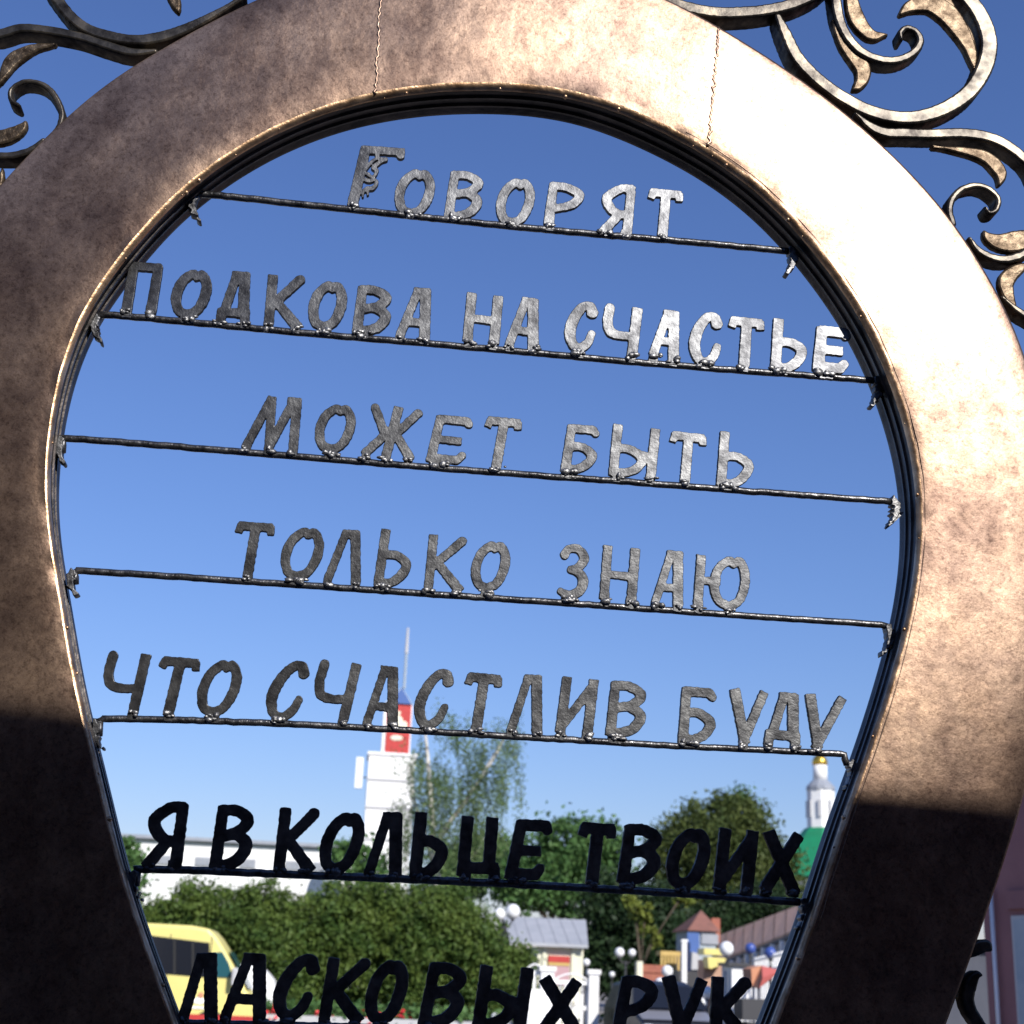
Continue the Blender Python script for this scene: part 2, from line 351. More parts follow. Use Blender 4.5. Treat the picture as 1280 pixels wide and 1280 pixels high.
def lownoise(P, amp, lo, hi, k=14, seed=1):
    g = np.random.default_rng(seed); out = np.zeros(len(P))
    for _ in range(k):
        v = g.normal(size=P.shape[1]); v /= np.linalg.norm(v); out += np.sin(P@v*g.uniform(lo, hi)+g.uniform(0, 6.28))
    return out*amp/math.sqrt(k)
DEP = .085
RR = .011
NV = 30
rows = []                                         # (plane pos, y)
for th in np.linspace(0, math.pi/2, 7):           # rolled inner edge: from facing inwards to facing front
    rows.append(('i', RR*(1-math.cos(th)), RR*(1-math.sin(th))))
for v in np.linspace(0, 1, NV)[1:-1]: rows.append(('f', v, 0))
for th in np.linspace(math.pi/2, 0, 5): rows.append(('o', -.008*(1-math.cos(th)), .008*(1-math.sin(th))))
rows.append(('o', 0, DEP))
Vf = []
wd = np.linalg.norm(O-I, axis=1)
for kind_, a, b in rows:
    if kind_ == 'i': P = I+ux*a; y = np.full(N, b)
    elif kind_ == 'o': P = O+ux*a; y = np.full(N, b)
    else:
        P = I+ux*(RR+(wd-RR-.008)*a)[:, None]; y = np.full(N, -.0035*(1-abs(2*a-1)**4))
        Q = P
        y = y+lownoise(Q, .0010, 4, 15, seed=3)*math.sin(math.pi*a)**.3+lownoise(Q, .00008, 60, 160, seed=4)
    if kind_ == 'i': y = y+lownoise(I, .0006, 50, 160, seed=5)
    Vf.append(np.stack([P[:, 0], y, P[:, 1]], 1))
Vf = np.array(Vf); nr = len(rows)                 # nr x N x 3
def seam_index(px, py):
    q = np.array(pp(px, py)); return int(np.argmin(np.linalg.norm(I-q, axis=1)))
s1, s2 = seam_index(470, 120), seam_index(886, 190)
cuts = [0, int(N*.13), s1, s2, int(N*.87), N-1]
face_labels = ['dark bronze sheet of the left leg', 'brown mottled bronze sheet on the left', 'pale bronze sheet at the top between two weld seams', 'sunlit bronze sheet on the right', 'bronze sheet of the right leg in shade']
for c, (a, b) in enumerate(zip(cuts[:-1], cuts[1:])):
    n = b-a+1; V = Vf[6:, a:b+1].reshape(-1, 3); R_ = nr-6
    F = [(i*n+j, i*n+j+1, (i+1)*n+j+1, (i+1)*n+j) for i in range(R_-1) for j in range(n-1)]
    mk('face_sheet', V, F, BRONZE, HS, smooth=True, label=face_labels[c])
V = Vf[:7].reshape(-1, 3); F = [(i*N+j, i*N+j+1, (i+1)*N+j+1, (i+1)*N+j) for i in range(6) for j in range(N-1)]
mk('rolled_edge', V, F, RIM, HS, smooth=True)
# inner band with two standing ribs
prof = [(0, RR+.0005), (.003, .019), (.003, .030), (-.0014, .0315), (-.0014, .0365), (.003, .039), (.003, .054), (-.0014, .0555), (-.0014, .0605), (.003, .063), (.0, .080), (0, DEP)]
V = np.array([np.stack([(I+ux*a)[:, 0], np.full(N, b), (I+ux*a)[:, 1]], 1) for a, b in prof]).reshape(-1, 3)
F = [(i*N+j+1, i*N+j, (i+1)*N+j, (i+1)*N+j+1) for i in range(len(prof)-1) for j in range(N-1)]
mk('inner_band', V, F, DARK, HS)
V = np.vstack([np.c_[I[:, 0], np.full(N, DEP), I[:, 1]], np.c_[O[:, 0], np.full(N, DEP), O[:, 1]]])
mk('back_sheet', V, [(j, N+j, N+j+1, j+1) for j in range(N-1)], DARK, HS)
# weld seams across the face and beads along the rolled edge
for k, (pa, pb) in enumerate([((478, -40), (469, 118)), ((898, 34), (885, 183))]):
    m = MB(); a_, b_ = np.array(pp(*pa)), np.array(pp(*pb)); Pr = []
    for q in np.linspace(0, 1, 60):
        w = a_+(b_-a_)*q; dd = (Vf[7:nr-5, :, 0]-w[0])**2+(Vf[7:nr-5, :, 2]-w[1])**2; ii = np.unravel_index(np.argmin(dd), dd.shape)
        Pr.append((w[0], Vf[7+ii[0], ii[1], 1], w[1]))
    Pr = np.array(Pr)
    jit = rng.normal(size=60)*.0016
    Pj = Pr.copy(); Pj[:, 0] += jit; Pj[:, 1] += .0010; m.tube(Pj, [.0023+.0008*random.random() for _ in Pj], 8)
    m.build('weld_seam', BRONZE, HS, smooth=True)
m = MB()
for j in range(6, N-6):
    if random.random() < .09:
        r = random.uniform(.0012, .0044); k = random.choice((1, 2, 3)); p = Vf[k, j].copy(); m.ball(p, r, 7, 5, jit=.12)
m.build('edge_weld_beads', RIM, HS, smooth=True, kind='stuff')
# back seam line just inside the rolled edge (folded sheet joint) as a fine raised wire, broken by small tacks
P = np.array([I[j]+ux[j]*.017 for j in range(N)]); V = np.stack([P[:, 0], Vf[7, :, 1]+.0004, P[:, 1]], 1)
V = V[int(N*.56):int(N*.84)]; m = MB(); m.tube(V[::3]+rng.normal(size=V[::3].shape)*.0004, .0010, 5); m.build('fold_line', BRONZE, HS, smooth=True)
# pedestal
pd = thing('pedestal', (.21, .04, 0), 'low stone pedestal block under the horseshoe legs', 'pedestal')
MB().box((.21, .04, .43), (1.9, .5, .86)).build('pedestal_block', LGREY, pd); MB().box((.21, .04, .05), (2.2, .8, .1)).build('pedestal_step', LGREY, pd)
# ------------------------------------------------------------------ LETTERS
G = {
 'Г': ([[(0,0,1.2),(0,1,1.15)],[(0,1),(1,1.0)]], [0]),
 'О': ([['s',(.58,.92,.8),(.44,1,.95),(.12,.78,1.05),(.0,.42,1.1),(.14,.1,1.05),(.45,0,1)],['s',(.58,.92,.8),(.76,1,1),(.97,.76,1.1),(.95,.42,1.1),(.76,.12,1),(.45,0,1)]],[.42,.55]),
 'В': ([[(0,0,1.1),(0,1,1)],['s',(0,1),(.5,1.0),(.9,.84,1.1),(.62,.62),(.05,.52)],['s',(.1,.52),(.55,.57),(.95,.4,1.15),(.75,.12,1.1),(.3,0),(0,.0)]],[.1,.25]),
 'Р': ([[(0,0,1.15),(0,1,1)],['s',(0,1),(.5,1.0),(.97,.84,1.1),(.75,.55),(.1,.36,.9)]],[0.05]),
 'Я': ([[(1,0,1.1),(1,1,1)],['s',(1,1),(.55,.97),(.05,.75,1.1),(.25,.52,1.1),(.6,.42),(1,.42)],[(.62,.42,1),(.02,0,1.1)]],[.05,.9]),
 'Т': ([[(.5,0,1.15),(.5,.98,1.1)],[(.08,.98),(.92,.98)],[(.05,.96,.9),(.02,.88,.85)],[(.95,.96,.9),(.97,.88,.85)]],[.5]),
 'П': ([[(0,0,1.1),(0,1)],[(1,0,1.1),(1,1)],[(0,1),(1,1)]],[.02,.95]),
 'Д': ([[(.55,1,.95),(.14,.2,1)],[(.88,1,1.15),(.9,.18,1.2)],[(.5,1,1),(.9,1,1)],[(.05,.2,1),(1,.2,1)],[(.02,.05,1),(.05,.2,1)],[(.98,.05,1),(.98,.2,1)]],[.02,.98]),
 'К': ([[(0,0,1.05),(0,1,1.05)],[(.08,.42,1),(.6,.75,1),(.98,1,1.05)],[(.2,.5,1),(1,0,1.15)]],[0,.97]),
 'А': ([[(.58,1,.9),(.02,0,.95)],[(.88,1,1.15),(.92,0,1.15)],[(.55,1,1),(.9,1,1)],[(.15,.3,.9),(.9,.3,.9)]],[.02,.92]),
 'Н': ([[(0,0,1.05),(.0,1,1.05)],[(1,0,1.1),(1,1,1.1)],[(0,.47,.9),(1,.47,.9)]],[.05,.95]),
 'С': ([['s',(.93,.86,1.25),(.82,.99,1),(.5,.96,1),(.16,.7,1.15),(.0,.36,1.2),(.16,.08,1.05),(.48,.0,1),(.82,.14,.95),(.97,.36,.85)]],[.35,.5]),
 'Ч': ([['s',(.02,1,1.05),(.0,.66,1.05),(.14,.42,1.05),(.5,.36,.95),(.98,.38,.9)],[(1,0,1.1),(1,1,1.1)]],[.97]),
 'Ь': ([[(0,0,1.1),(0,1,1.1)],['s',(0,.54),(.5,.57),(.95,.42,1.1),(.8,.16,1.1),(.4,0),(0,0)]],[.05,.3]),
 'Е': ([[(0,0,1.1),(0,1,1)],[(0,1),(.9,1),(.98,.93,.9)],[(0,.5,.9),(.78,.5,.9)],[(0,.03),(.85,.03),(1,.16,.85)]],[.1,.4]),
 'М': ([[(0,0,1),(.44,1,1)],[(.46,1,1),(.44,0,1)],[(.44,0,1),(.88,1,1)],[(.82,1,1),(.95,1,1)],[(.95,1,1.1),(.92,0,1.1)]],[.02,.44,.92]),
 'Ж': ([[(.47,0,1.1),(.53,1,1.1)],[(.03,1,1),(.3,.52,1),(.5,.5,1)],[(.97,.97,1),(.65,.55,1),(.5,.5,1)],[(.02,0,1),(.42,.5,1.05)],[(.55,.5,1.05),(.97,0,1.05)]],[.03,.47,.95]),
 'Б': ([[(0,0,1.1),(0,1,1)],[(0,1),(.85,1),(.97,.92,.9)],['s',(0,.53),(.5,.56),(.96,.38,1.1),(.8,.14,1.05),(.4,0),(0,0)]],[.02,.3]),
 'Ы': ([[(0,0,1.1),(0,1,1.1)],[(1,0,1.1),(1,1,1.1)],['s',(0,.53),(.35,.55),(.72,.38,1.1),(.6,.14,1),(.3,.02),(0,0)],[(.5,.5,.8),(1,.42,.9)]],[.1,.97]),
 'Л': ([[(.58,1,.9),(.02,0,.95)],[(.9,1,1.15),(.95,0,1.15)],[(.56,.99,1),(.9,1,1)]],[.02,.95]),
 'З': ([['s',(.06,.84,1.05),(.22,.98,.9),(.62,1,1),(.95,.82,1.1),(.72,.6),(.4,.54,.9)],['s',(.45,.54,.9),(.8,.48,1.05),(1,.3,1.15),(.85,.08,1.1),(.4,-.02,1),(.05,.04,.8)]],[.3,.6]),
 'Ю': ([[(0,0,1.05),(0,1,1.05)],[(0,.52,.9),(.4,.52,.9)],['s',(.72,.92,.8),(.62,1,.95),(.4,.8,1),(.33,.45,1.05),(.45,.12,1),(.7,0,1)],['s',(.72,.92,.8),(.85,1,1),(.98,.78,1.05),(1,.45,1.05),(.9,.14,1),(.7,0,1)]],[.03,.7]),
 'И': ([[(0,0,1.1),(0,1,1.05)],[(1,0,1.1),(1,1,1.05)],[(.1,.12,.95),(.95,.9,1)]],[.03,.97]),
 'У': ([[(.02,1,1.15),(.48,0.02,1.05)],[(1,1,.95),(.45,.0,1)]],[.46]),
 'Ц': ([[(0,0,1.1),(0,1,1.1)],[(.8,.08,1.1),(.78,1,1.1)],[(0,.08,1),(.98,.1,1)],[(.98,.1,.9),(1.02,-.04,.9)]],[.1,1.0]),
 'Х': ([[(.03,1,1.1),(.98,0,1.1)],[(.98,1,1.0),(.03,0,1.05)]],[.03,.96]),
}
rowspec = [
 dict(r=5.8, rod=[(240,262),(246,246),(258,243),(420,260),(670,286),(890,305),(985,314)], letters=[
  ((420,160), [('Г',75,490,365,510,165,105),('О',360,548,610,575,400,245),('В',690,570,925,590,735,265),('О',1010,610,1250,635,1050,305)]),
  ((640,160), [('Р',205,610,440,640,240,335),('Я',550,675,765,695,582,340),('Т',840,690,1085,715,868,370)])]),
 dict(r=6.2, rod=[(117,414),(124,398),(140,394),(370,415.5),(600,435),(820,455),(1070,474),(1092,476)], letters=[
  ((120,310), [('П',160,400,380,415,215,80),('О',460,430,710,455,510,120),('Д',760,480,985,498,780,132),('К',1070,500,1312,515,1103,155)]),
  ((350,310), [('О',165,510,405,535,205,195),('В',460,535,700,558,500,228),('А',735,565,970,585,752,235)]),
  ((570,340), [('Н',42,430,275,460,72,115),('А',312,460,538,490,320,138),('С',690,490,895,518,715,165),('Ч',918,500,1160,530,955,192)]),
  ((820,350), [('А',-45,470,155,495,-35,172),('С',212,530,425,558,222,182),('Т',440,535,690,560,460,218),('Ь',735,570,965,592,755,232),('Е',1003,575,1235,600,1030,283)])]),
 dict(r=5.7, rod=[(78,566),(80,552),(90,548.5),(290,564),(540,584.5),(750,600),(950,615),(1113,627)], letters=[
  ((290,470), [('М',60,460,445,490,78,106),('О',512,470,762,500,560,162),('Ж',818,500,1170,535,885,168)]),
  ((500,490), [('Е',165,440,415,465,235,138),('Т',488,465,745,490,545,142)]),
  ((700,490), [('Б',5,500,225,520,50,198),('Ы',312,525,610,560,345,193),('Т',673,560,928,590,700,236),('Ь',1003,590,1235,615,1030,240)])]),
 dict(r=5.7, rod=[(94,730),(95,716),(106,714),(280,725),(530,742),(750,757),(950,771),(1098,781),(1106,786)], letters=[
  ((280,630), [('Т',13,455,285,475,73,98),('О',340,465,602,495,400,132),('Л',632,490,882,515,640,142),('Ь',957,510,1182,535,1010,148)]),
  ((500,640), [('К',153,480,400,510,188,130),('О',440,490,682,515,480,172),('З',990,530,1192,555,1025,192)]),
  ((700,650), [('Н',253,500,487,525,280,150),('А',582,530,798,550,590,180),('Ю',853,550,1200,578,878,212)])]),
 dict(r=6.0, rod=[(124,920),(125,905),(140,898.5),(360,905),(580,917),(820,931),(1035,941.5),(1053,945),(1059,956)], letters=[
  ((110,790), [('Ч',48,480,320,500,132,115),('Т',373,500,655,525,458,142),('О',668,520,930,545,750,165)]),
  ((330,800), [('С',-12,500,228,522,75,116),('Ч',268,500,535,525,360,120),('А',628,530,868,555,638,148),('С',943,550,1168,572,1010,168)]),
  ((570,810), [('Т',3,500,260,525,60,143),('Л',322,530,558,552,330,152),('И',638,530,872,555,683,170),('В',958,550,1208,577,995,203)]),
  ((820,830), [('Б',143,490,378,512,168,138),('У',448,500,692,520,478,148),('Д',688,525,928,545,692,168),('У',908,530,1168,552,963,182)])]),
 dict(r=7.2, rod=[(170,1108),(172,1093),(184,1086.5),(410,1095),(640,1105),(850,1117),(1000,1128)], letters=[
  ((160,980), [('Я',85,530,337,548,140,95),('В',518,535,778,548,575,128),('К',928,545,1188,562,975,138)]),
  ((390,990), [('О',18,505,282,530,103,116),('Л',328,520,578,538,345,112),('Ь',623,530,858,548,665,116),('Ц',928,530,1205,545,963,143)]),
  ((600,1000), [('Е',158,500,408,512,235,120),('Т',588,515,850,535,630,130),('В',878,520,1143,538,930,148)]),
  ((800,1010), [('О',148,500,412,525,213,116),('И',473,515,722,538,515,116),('Х',768,525,1022,550,798,133)])]),
 dict(r=7.4, rod=[(203,1276),(230,1279),(440,1284),(690,1294),(820,1300),(985,1308)], letters=[
  ((200,1130), [('Л',108,740,372,752,115,302),('А',378,735,692,752,390,302),('С',698,730,958,748,788,308),('К',1012,745,1290,762,1080,332)]),
  ((430,1130), [('О',108,755,362,775,185,348),('В',473,770,745,792,550,368),('Ы',822,790,1158,810,880,383)]),
  ((650,1130), [('Х',128,800,395,825,130,455),('Р',588,830,838,850,655,455),('У',898,840,1180,862,920,450)]),
  ((760,1130), [('К',652,850,905,872,670,453)])]),
]
YL = .0405; TH = .0085; YR = .046
Z5 = 5.12
words = ['ГОВОРЯТ', 'ПОДКОВА НА СЧАСТЬЕ', 'МОЖЕТ БЫТЬ', 'ТОЛЬКО ЗНАЮ', 'ЧТО СЧАСТЛИВ БУДУ', 'Я В КОЛЬЦЕ ТВОИХ', 'ЛАСКОВЫХ РУК']
for ri, rs in enumerate(rowspec):
    P = catmull([np.array(at(x, y, YR)) for x, y in rs['rod']], 7)
    mr = MB(); rad = 4.4*mpp(640, rs['rod'][len(rs['rod'])//2][1], YR)*(1.12 if ri > 4 else 1)
    P = resample(P, 120); P = P+rng.normal(size=P.shape)*.0003
    mr.tube(P, rad, 10); rod = mr.build('text_rod', ROD, HS, smooth=True, label='dark rod carrying the welded words '+words[ri])
    beads = MB()
    for (ox, oy), items in rs['letters']:
        for ch, blx, bly, brx, bry, tlx, tly in items:
            sts, feet = G[ch]; r = rs['r']*(1.12 if (ri == 1 and ch in 'Е' and blx > 900) else 1)
            BL = np.array([ox+blx/Z5, oy+bly/Z5]); BR = np.array([ox+brx/Z5, oy+bry/Z5]); TL = np.array([ox+tlx/Z5, oy+tly/Z5])
            U = BR-BL; Wd = TL-BL; ul = np.linalg.norm(U); wl = np.linalg.norm(Wd); u = U/ul; w = Wd/wl
            def T(x, y): return BL+u*(r+x*(ul-2*r))+w*(r*.6+y*(wl-1.6*r))
            out = []
            src = [list(s) for s in sts]
            if ch == 'Г':
                src += [['s', (.98,1,1.0), (1.0,.93,.9)], ['s', (.62,.84,.55), (.5,.8,.5), (.33,.68,.5), (.45,.62,.45), (.38,.5,.4), (.2,.55,.5)],
                        ['s', (.62,.84,.45), (.35,.84,.4), (.18,.7,.45), (.1,.6,.5)], ['s', (.15,.45,.5), (.3,.42,.5), (.45,.45,.4), (.52,.38,.45), (.42,.28,.5), (.3,.3,.4), (.2,.22,.5), (.05,.2,.6)],
                        [(.3,.28,.35), (.36,.16,.25)], [(.2,.2,.35), (.24,.1,.2)], [(.4,.86,.5), (.3,.98,.5)]]
            for s in src:
                sm = s[0] == 's'; s = s[1:] if sm else s
                q = []
                for p in s:
                    rm = p[2] if len(p) > 2 else 1.0
                    c = T(p[0], p[1]); X, Zc = pp(c[0], c[1], YL); q.append((X, Zc, r*rm*mpp(c[0], c[1], YL)*.98))
                q = catmull(q, 7) if sm else np.array(q)
                out.append(q)
            rx_ = [p[0] for p in rs['rod']]; ry_ = [p[1] for p in rs['rod']]
            for fx in feet:                          # each foot runs down on to the rod
                c = T(fx, .02); yr = float(np.interp(c[0], rx_[1:-1], ry_[1:-1]))-3
                if yr > c[1]:
                    e = c-w*0+np.array([-.12*(yr-c[1]), yr-c[1]]); rm_ = r*.88*mpp(c[0], c[1], YL)
                    out.append(np.array([(*pp(c[0], c[1], YL), rm_), (*pp(e[0], e[1], YL), rm_*1.12)]))
            flat_shape('letter', out, YL, TH, STEEL, rod, bevel=.0009, rag=.0003, square=True)
            for fx in feet:
                for k in range(4):
                    c = BL+u*(r+fx*(ul-2*r)); c = np.array([c[0]+random.gauss(0, 3.6), .5*(c[1]+float(np.interp(c[0], rx_[1:-1], ry_[1:-1]))-4)+random.uniform(-2.5, 4)])
                    q = at(c[0], c[1], YL); rr_ = random.uniform(1.6, 3.9)*mpp(c[0], c[1], YL)
                    beads.ball(q+np.array([0, -.001, 0]), rr_, 8, 6, sc=(random.uniform(.8, 1.9), .9, random.uniform(.6, 1.3)), jit=.13)
    beads.build('weld_beads', WELD if ri < 5 else HOOKM, rod, smooth=True, kind='stuff')  # beads on the shaded rows get darker steel: shade put into the colour
    # brackets of hand-laid weld with a hook where the rod meets the band
    def hook(x, y, s, g):
        st = [np.array([[*pp(x+a, y+b, YR), c*mpp(x, y, YR)] for a, b, c in [(s*-2, -3, 4.0*g), (s*-4, 5, 4.8*g), (s*-4, 13, 4.4*g), (s*-1, 20, 3.2*g), (s*6, 30, .9)]])]
        flat_shape('hook_bracket', st, YR-.008, .02, HOOKM, rod, rag=.0016)
    hook(rs['rod'][1][0]-2, rs['rod'][1][1]+2, 1, 1.0 if ri < 6 else .8)
    xe, ye = rs['rod'][-1]
    hook(xe+2, ye+2, -1, 1.0)
# ------------------------------------------------------------------ FORGED SCROLLS (each a part of the monument)
def scroll(name, o, sc, pts, yf=.014, dep=.036, m=SCROLL, smooth=True, pr=None, label=None):
    q = []
    for p in pts:
        x, y = o[0]+p[0]/sc, o[1]+p[1]/sc; q.append((*pp(x, y, yf), p[2]/sc*mpp(x, y, yf)*.5))
    q = catmull(q, 10) if smooth else np.array(q)
    q[:, 2] = np.maximum(q[:, 2], .0012)
    return flat_shape(name, [q], yf, dep, m, pr or HS, h=.0022, rag=.0003, bevel=.004, label=label)
zA, zs = (0, 0), 3.048
bar = scroll('scroll_bar', zA, zs, [(-330,210,30),(-200,170,40),(-90,135,44),(0,125,44),(80,104,42),(180,112,42),(300,135,40),(400,168,40),(500,195,36),(590,192,22)])
scroll('scroll_leaf', zA, zs, [(215,166,8),(130,180,40),(60,215,62),(25,255,50),(5,300,24),(-20,330,10)], m=LEAFM, dep=.014, yf=.02, pr=bar)
scroll('scroll_bar', zA, zs, [(120,-170,44),(180,-60,46),(225,5,46),(270,60,46),(330,105,46),(400,130,48),(500,148,46),(600,140,50),(700,108,44),(800,60,34),(870,20,24),(930,-20,20)])
scroll('scroll_bar', zA, zs, [(680,45,10),(670,15,40),(650,-35,55),(600,-90,50)], m=LEAFM, dep=.014, yf=.02, label='leaf tip hanging above the left scroll')
scroll('scroll_curl', zA, zs, [(68,398,20),(42,378,20),(40,340,19),(80,310,20),(130,308,22),(180,330,24),(215,375,26),(234,425,26),(225,475,24),(180,540,24)])
scroll('scroll_leaf', zA, zs, [(98,458,8),(85,480,36),(50,503,58),(0,520,66),(-60,520,50),(-110,500,20)], m=LEAFM, dep=.016, yf=.02)
scroll('scroll_bar', zA, zs, [(-120,560,28),(-40,585,30),(20,590,32),(70,584,32),(120,565,28),(165,530,20)])
scroll('scroll_leaf', zA, zs, [(8,640,10),(0,680,30),(-20,730,40),(-50,790,20)], m=LEAFM, dep=.016, yf=.02)
zB = (860, 0)
scroll('scroll_bar', zB, zs, [(-260,-90,44),(-160,-40,46),(-60,5,48),(30,32,50),(120,45,50),(200,44,50),(290,36,48),(400,12,46),(490,-30,44),(560,-90,40)], dep=.042)
ring = scroll('scroll_ring', zB, zs, [(345,60,26),(375,125,44),(420,215,50),(500,300,52),(600,372,54),(720,428,54),(850,445,54),(970,415,56),(1070,350,58),(1130,260,62),(1150,160,64),(1120,60,64),(1050,-30,60),(950,-90,50)], dep=.042)
scroll('scroll_leaf', zB, zs, [(812,50,16),(850,22,50),(920,10,80),(985,45,90),(1030,100,78),(1068,165,56),(1085,215,40),(1092,262,10)], m=LEAFM, dep=.016, yf=.02, pr=ring)
scroll('scroll_leaf', zB, zs, [(1092,262,10),(1088,200,30),(1070,120,30),(1010,40,40),(960,-40,60)], m=LEAFM, dep=.014, yf=.021, pr=ring)
curl = scroll('scroll_curl', zB, zs, [(560,-70,44),(567,0,42),(580,70,40),(610,135,38),(660,190,36),(730,222,34),(800,225,32),(860,198,30),(888,155,28),(870,115,24),(835,102,22),(812,120,20),(815,145,16)])
scroll('scroll_leaf', zB, zs, [(553,75,8),(572,125,28),(605,180,48),(645,225,66),(668,262,64),(665,300,50),(650,325,36),(632,338,12)], m=LEAFM, dep=.016, yf=.02, pr=curl)
scroll('scroll_leaf', zB, zs, [(620,-60,40),(628,10,56),(645,65,66),(670,105,60),(705,132,48),(760,130,10)], m=LEAFM, dep=.016, yf=.02, pr=curl)
bar = scroll('scroll_bar', zB, zs, [(640,430,14),(700,480,36),(760,503,42),(830,505,44),(920,508,42),(1050,505,44),(1150,520,44),(1230,558,44),(1300,620,40),(1340,700,36)])
scroll('scroll_leaf', zB, zs, [(930,556,6),(1010,566,24),(1080,578,40),(1140,598,54),(1178,632,58),(1195,665,44),(1188,702,12)], m=LEAFM, dep=.016, yf=.02, pr=bar)
scroll('scroll_curl', zB, zs, [(1012,850,26),(1000,800,26),(1010,755,25),(1045,718,25),(1100,703,24),(1150,718,24),(1185,755,22),(1178,795,20),(1152,808,18),(1136,790,14)])
scroll('scroll_leaf', zB, zs, [(1130,878,10),(1150,905,44),(1200,922,72),(1260,915,84),(1320,895,50)], m=LEAFM, dep=.016, yf=.02)
scroll('scroll_bar', zB, zs, [(1075,905,14),(1105,945,26),(1150,973,30),(1210,985,32),(1280,965,32),(1350,910,30)])
scroll('scroll_leaf', zB, zs, [(1300,1005,20),(1250,1030,50),(1215,1070,62),(1222,1120,48),(1240,1160,30),(1250,1200,8)], m=LEAFM, dep=.016, yf=.02)
scroll('scroll_bar', zB, zs, [(1200,1130,14),(1260,1180,26),(1330,1220,30)])
zC = (960, 960)
scroll('scroll_bar', zC, 4.0, [(1075,1035,10),(1045,1035,40),(1020,1080,62),(1005,1140,64),(1015,1200,60),(1050,1260,56),(1100,1330,50)], dep=.03, label='dark scroll end low on the right leg')
scroll('scroll_curl', zC, 4.0, [(1000,920,60),(1050,900,66),(1095,885,54),(1112,905,30)], dep=.03, label='dark scroll knob on the right leg')

# ------------------------------------------------------------------ PORCH BEHIND THE PHOTOGRAPHER (casts the shade)
HE = 4.3
pa_, pb_ = at(100, 890, 0), at(1200, 1000, 0)
ea = pa_+SUN*((HE-pa_[2])/SUN[2]); eb = pb_+SUN*((HE-pb_[2])/SUN[2])
dirE = (eb-ea)/np.linalg.norm(eb-ea); nrm = np.array([dirE[1], -dirE[0], 0]);
if nrm[1] > 0: nrm = -nrm
PB = thing('porch_building', tuple(ea*np.array([1, 1, 0])), 'brown shop front with a flat projecting roof', 'building')
e0_, e1_ = ea-dirE*9, eb+dirE*9
def slabq(a, b, depth0, depth1, z0, z1):
    q = [a+nrm*depth0, b+nrm*depth0, b+nrm*depth1, a+nrm*depth1]
    V = [(p[0], p[1], z0) for p in q]+[(p[0], p[1], z1) for p in q]
    return V, [(0,1,2,3),(7,6,5,4),(0,4,5,1),(1,5,6,2),(2,6,7,3),(3,7,4,0)]
m = MB(); m.add(*slabq(e0_, e1_, 0, 8, HE-.28, HE)); m.build('roof', PORCH, PB)
m = MB(); m.add(*slabq(e0_, e1_, .9, 7.5, 0, HE-.28)); m.build('wall', PORCH, PB)
for k in range(5):
    a = ea+dirE*(-6+k*3.1); m = MB(); m.add(*slabq(a, a+dirE*1.6, .84, .9, .9, 2.7)); m.build('window', GLASS, PB)

# ------------------------------------------------------------------ FOLIAGE
def leaf_quads(C, size, up=.3):
    n = len(C); a = rng.normal(size=(n, 3)); a /= np.linalg.norm(a, axis=1)[:, None]
    b = rng.normal(size=(n, 3)); b -= a*(a*b).sum(1)[:, None]; b /= np.linalg.norm(b, axis=1)[:, None]
    s = size*rng.uniform(.6, 1.3, size=(n, 1))
    V = np.stack([C+a*s*.62, C+b*s*.36, C-a*s*.62, C-b*s*.36], 1).reshape(-1, 3)
    return V
def leaf_mesh(name, V, mat_, parent):
    n = len(V)//4; V = V-ORG[parent]
    me = bpy.data.meshes.new(name); me.vertices.add(len(V)); me.vertices.foreach_set('co', V.ravel())
    me.loops.add(4*n); me.loops.foreach_set('vertex_index', np.arange(4*n)); me.polygons.add(n)
    me.polygons.foreach_set('loop_start', np.arange(0, 4*n, 4)); me.polygons.foreach_set('loop_total', np.full(n, 4))
    me.update(calc_edges=True); me.materials.append(mat_)
    return link_mesh(name, me, parent)
def crown_pts(blobs, n, clump=.5, ncl=None, per_=70):
    """blobs: (cx,cy,cz,rx,ry,rz); leaves gathered in clumps inside the volume, denser near the surface"""
    vol = np.array([b[3]*b[5] for b in blobs]); pr = vol/vol.sum(); ncl = ncl or max(20, n//per_)
    out = []
    for b, p in zip(blobs, pr):
        k = max(3, int(ncl*p)); d = rng.normal(size=(k, 3)); d /= np.linalg.norm(d, axis=1)[:, None]
        rad = rng.uniform(.25, 1.06, size=(k, 1))**.55
        c = np.array(b[:3])+d*rad*np.array(b[3:6]); per = max(1, int(n*p/k))
        sz = clump*rng.uniform(.45, 1.2, size=(k, 1))
        L = np.repeat(c, per, 0)+rng.normal(size=(k*per, 3))*np.repeat(sz, per, 0)*np.array([.5, .5, .36])
        out.append(L)
    return np.vstack(out)
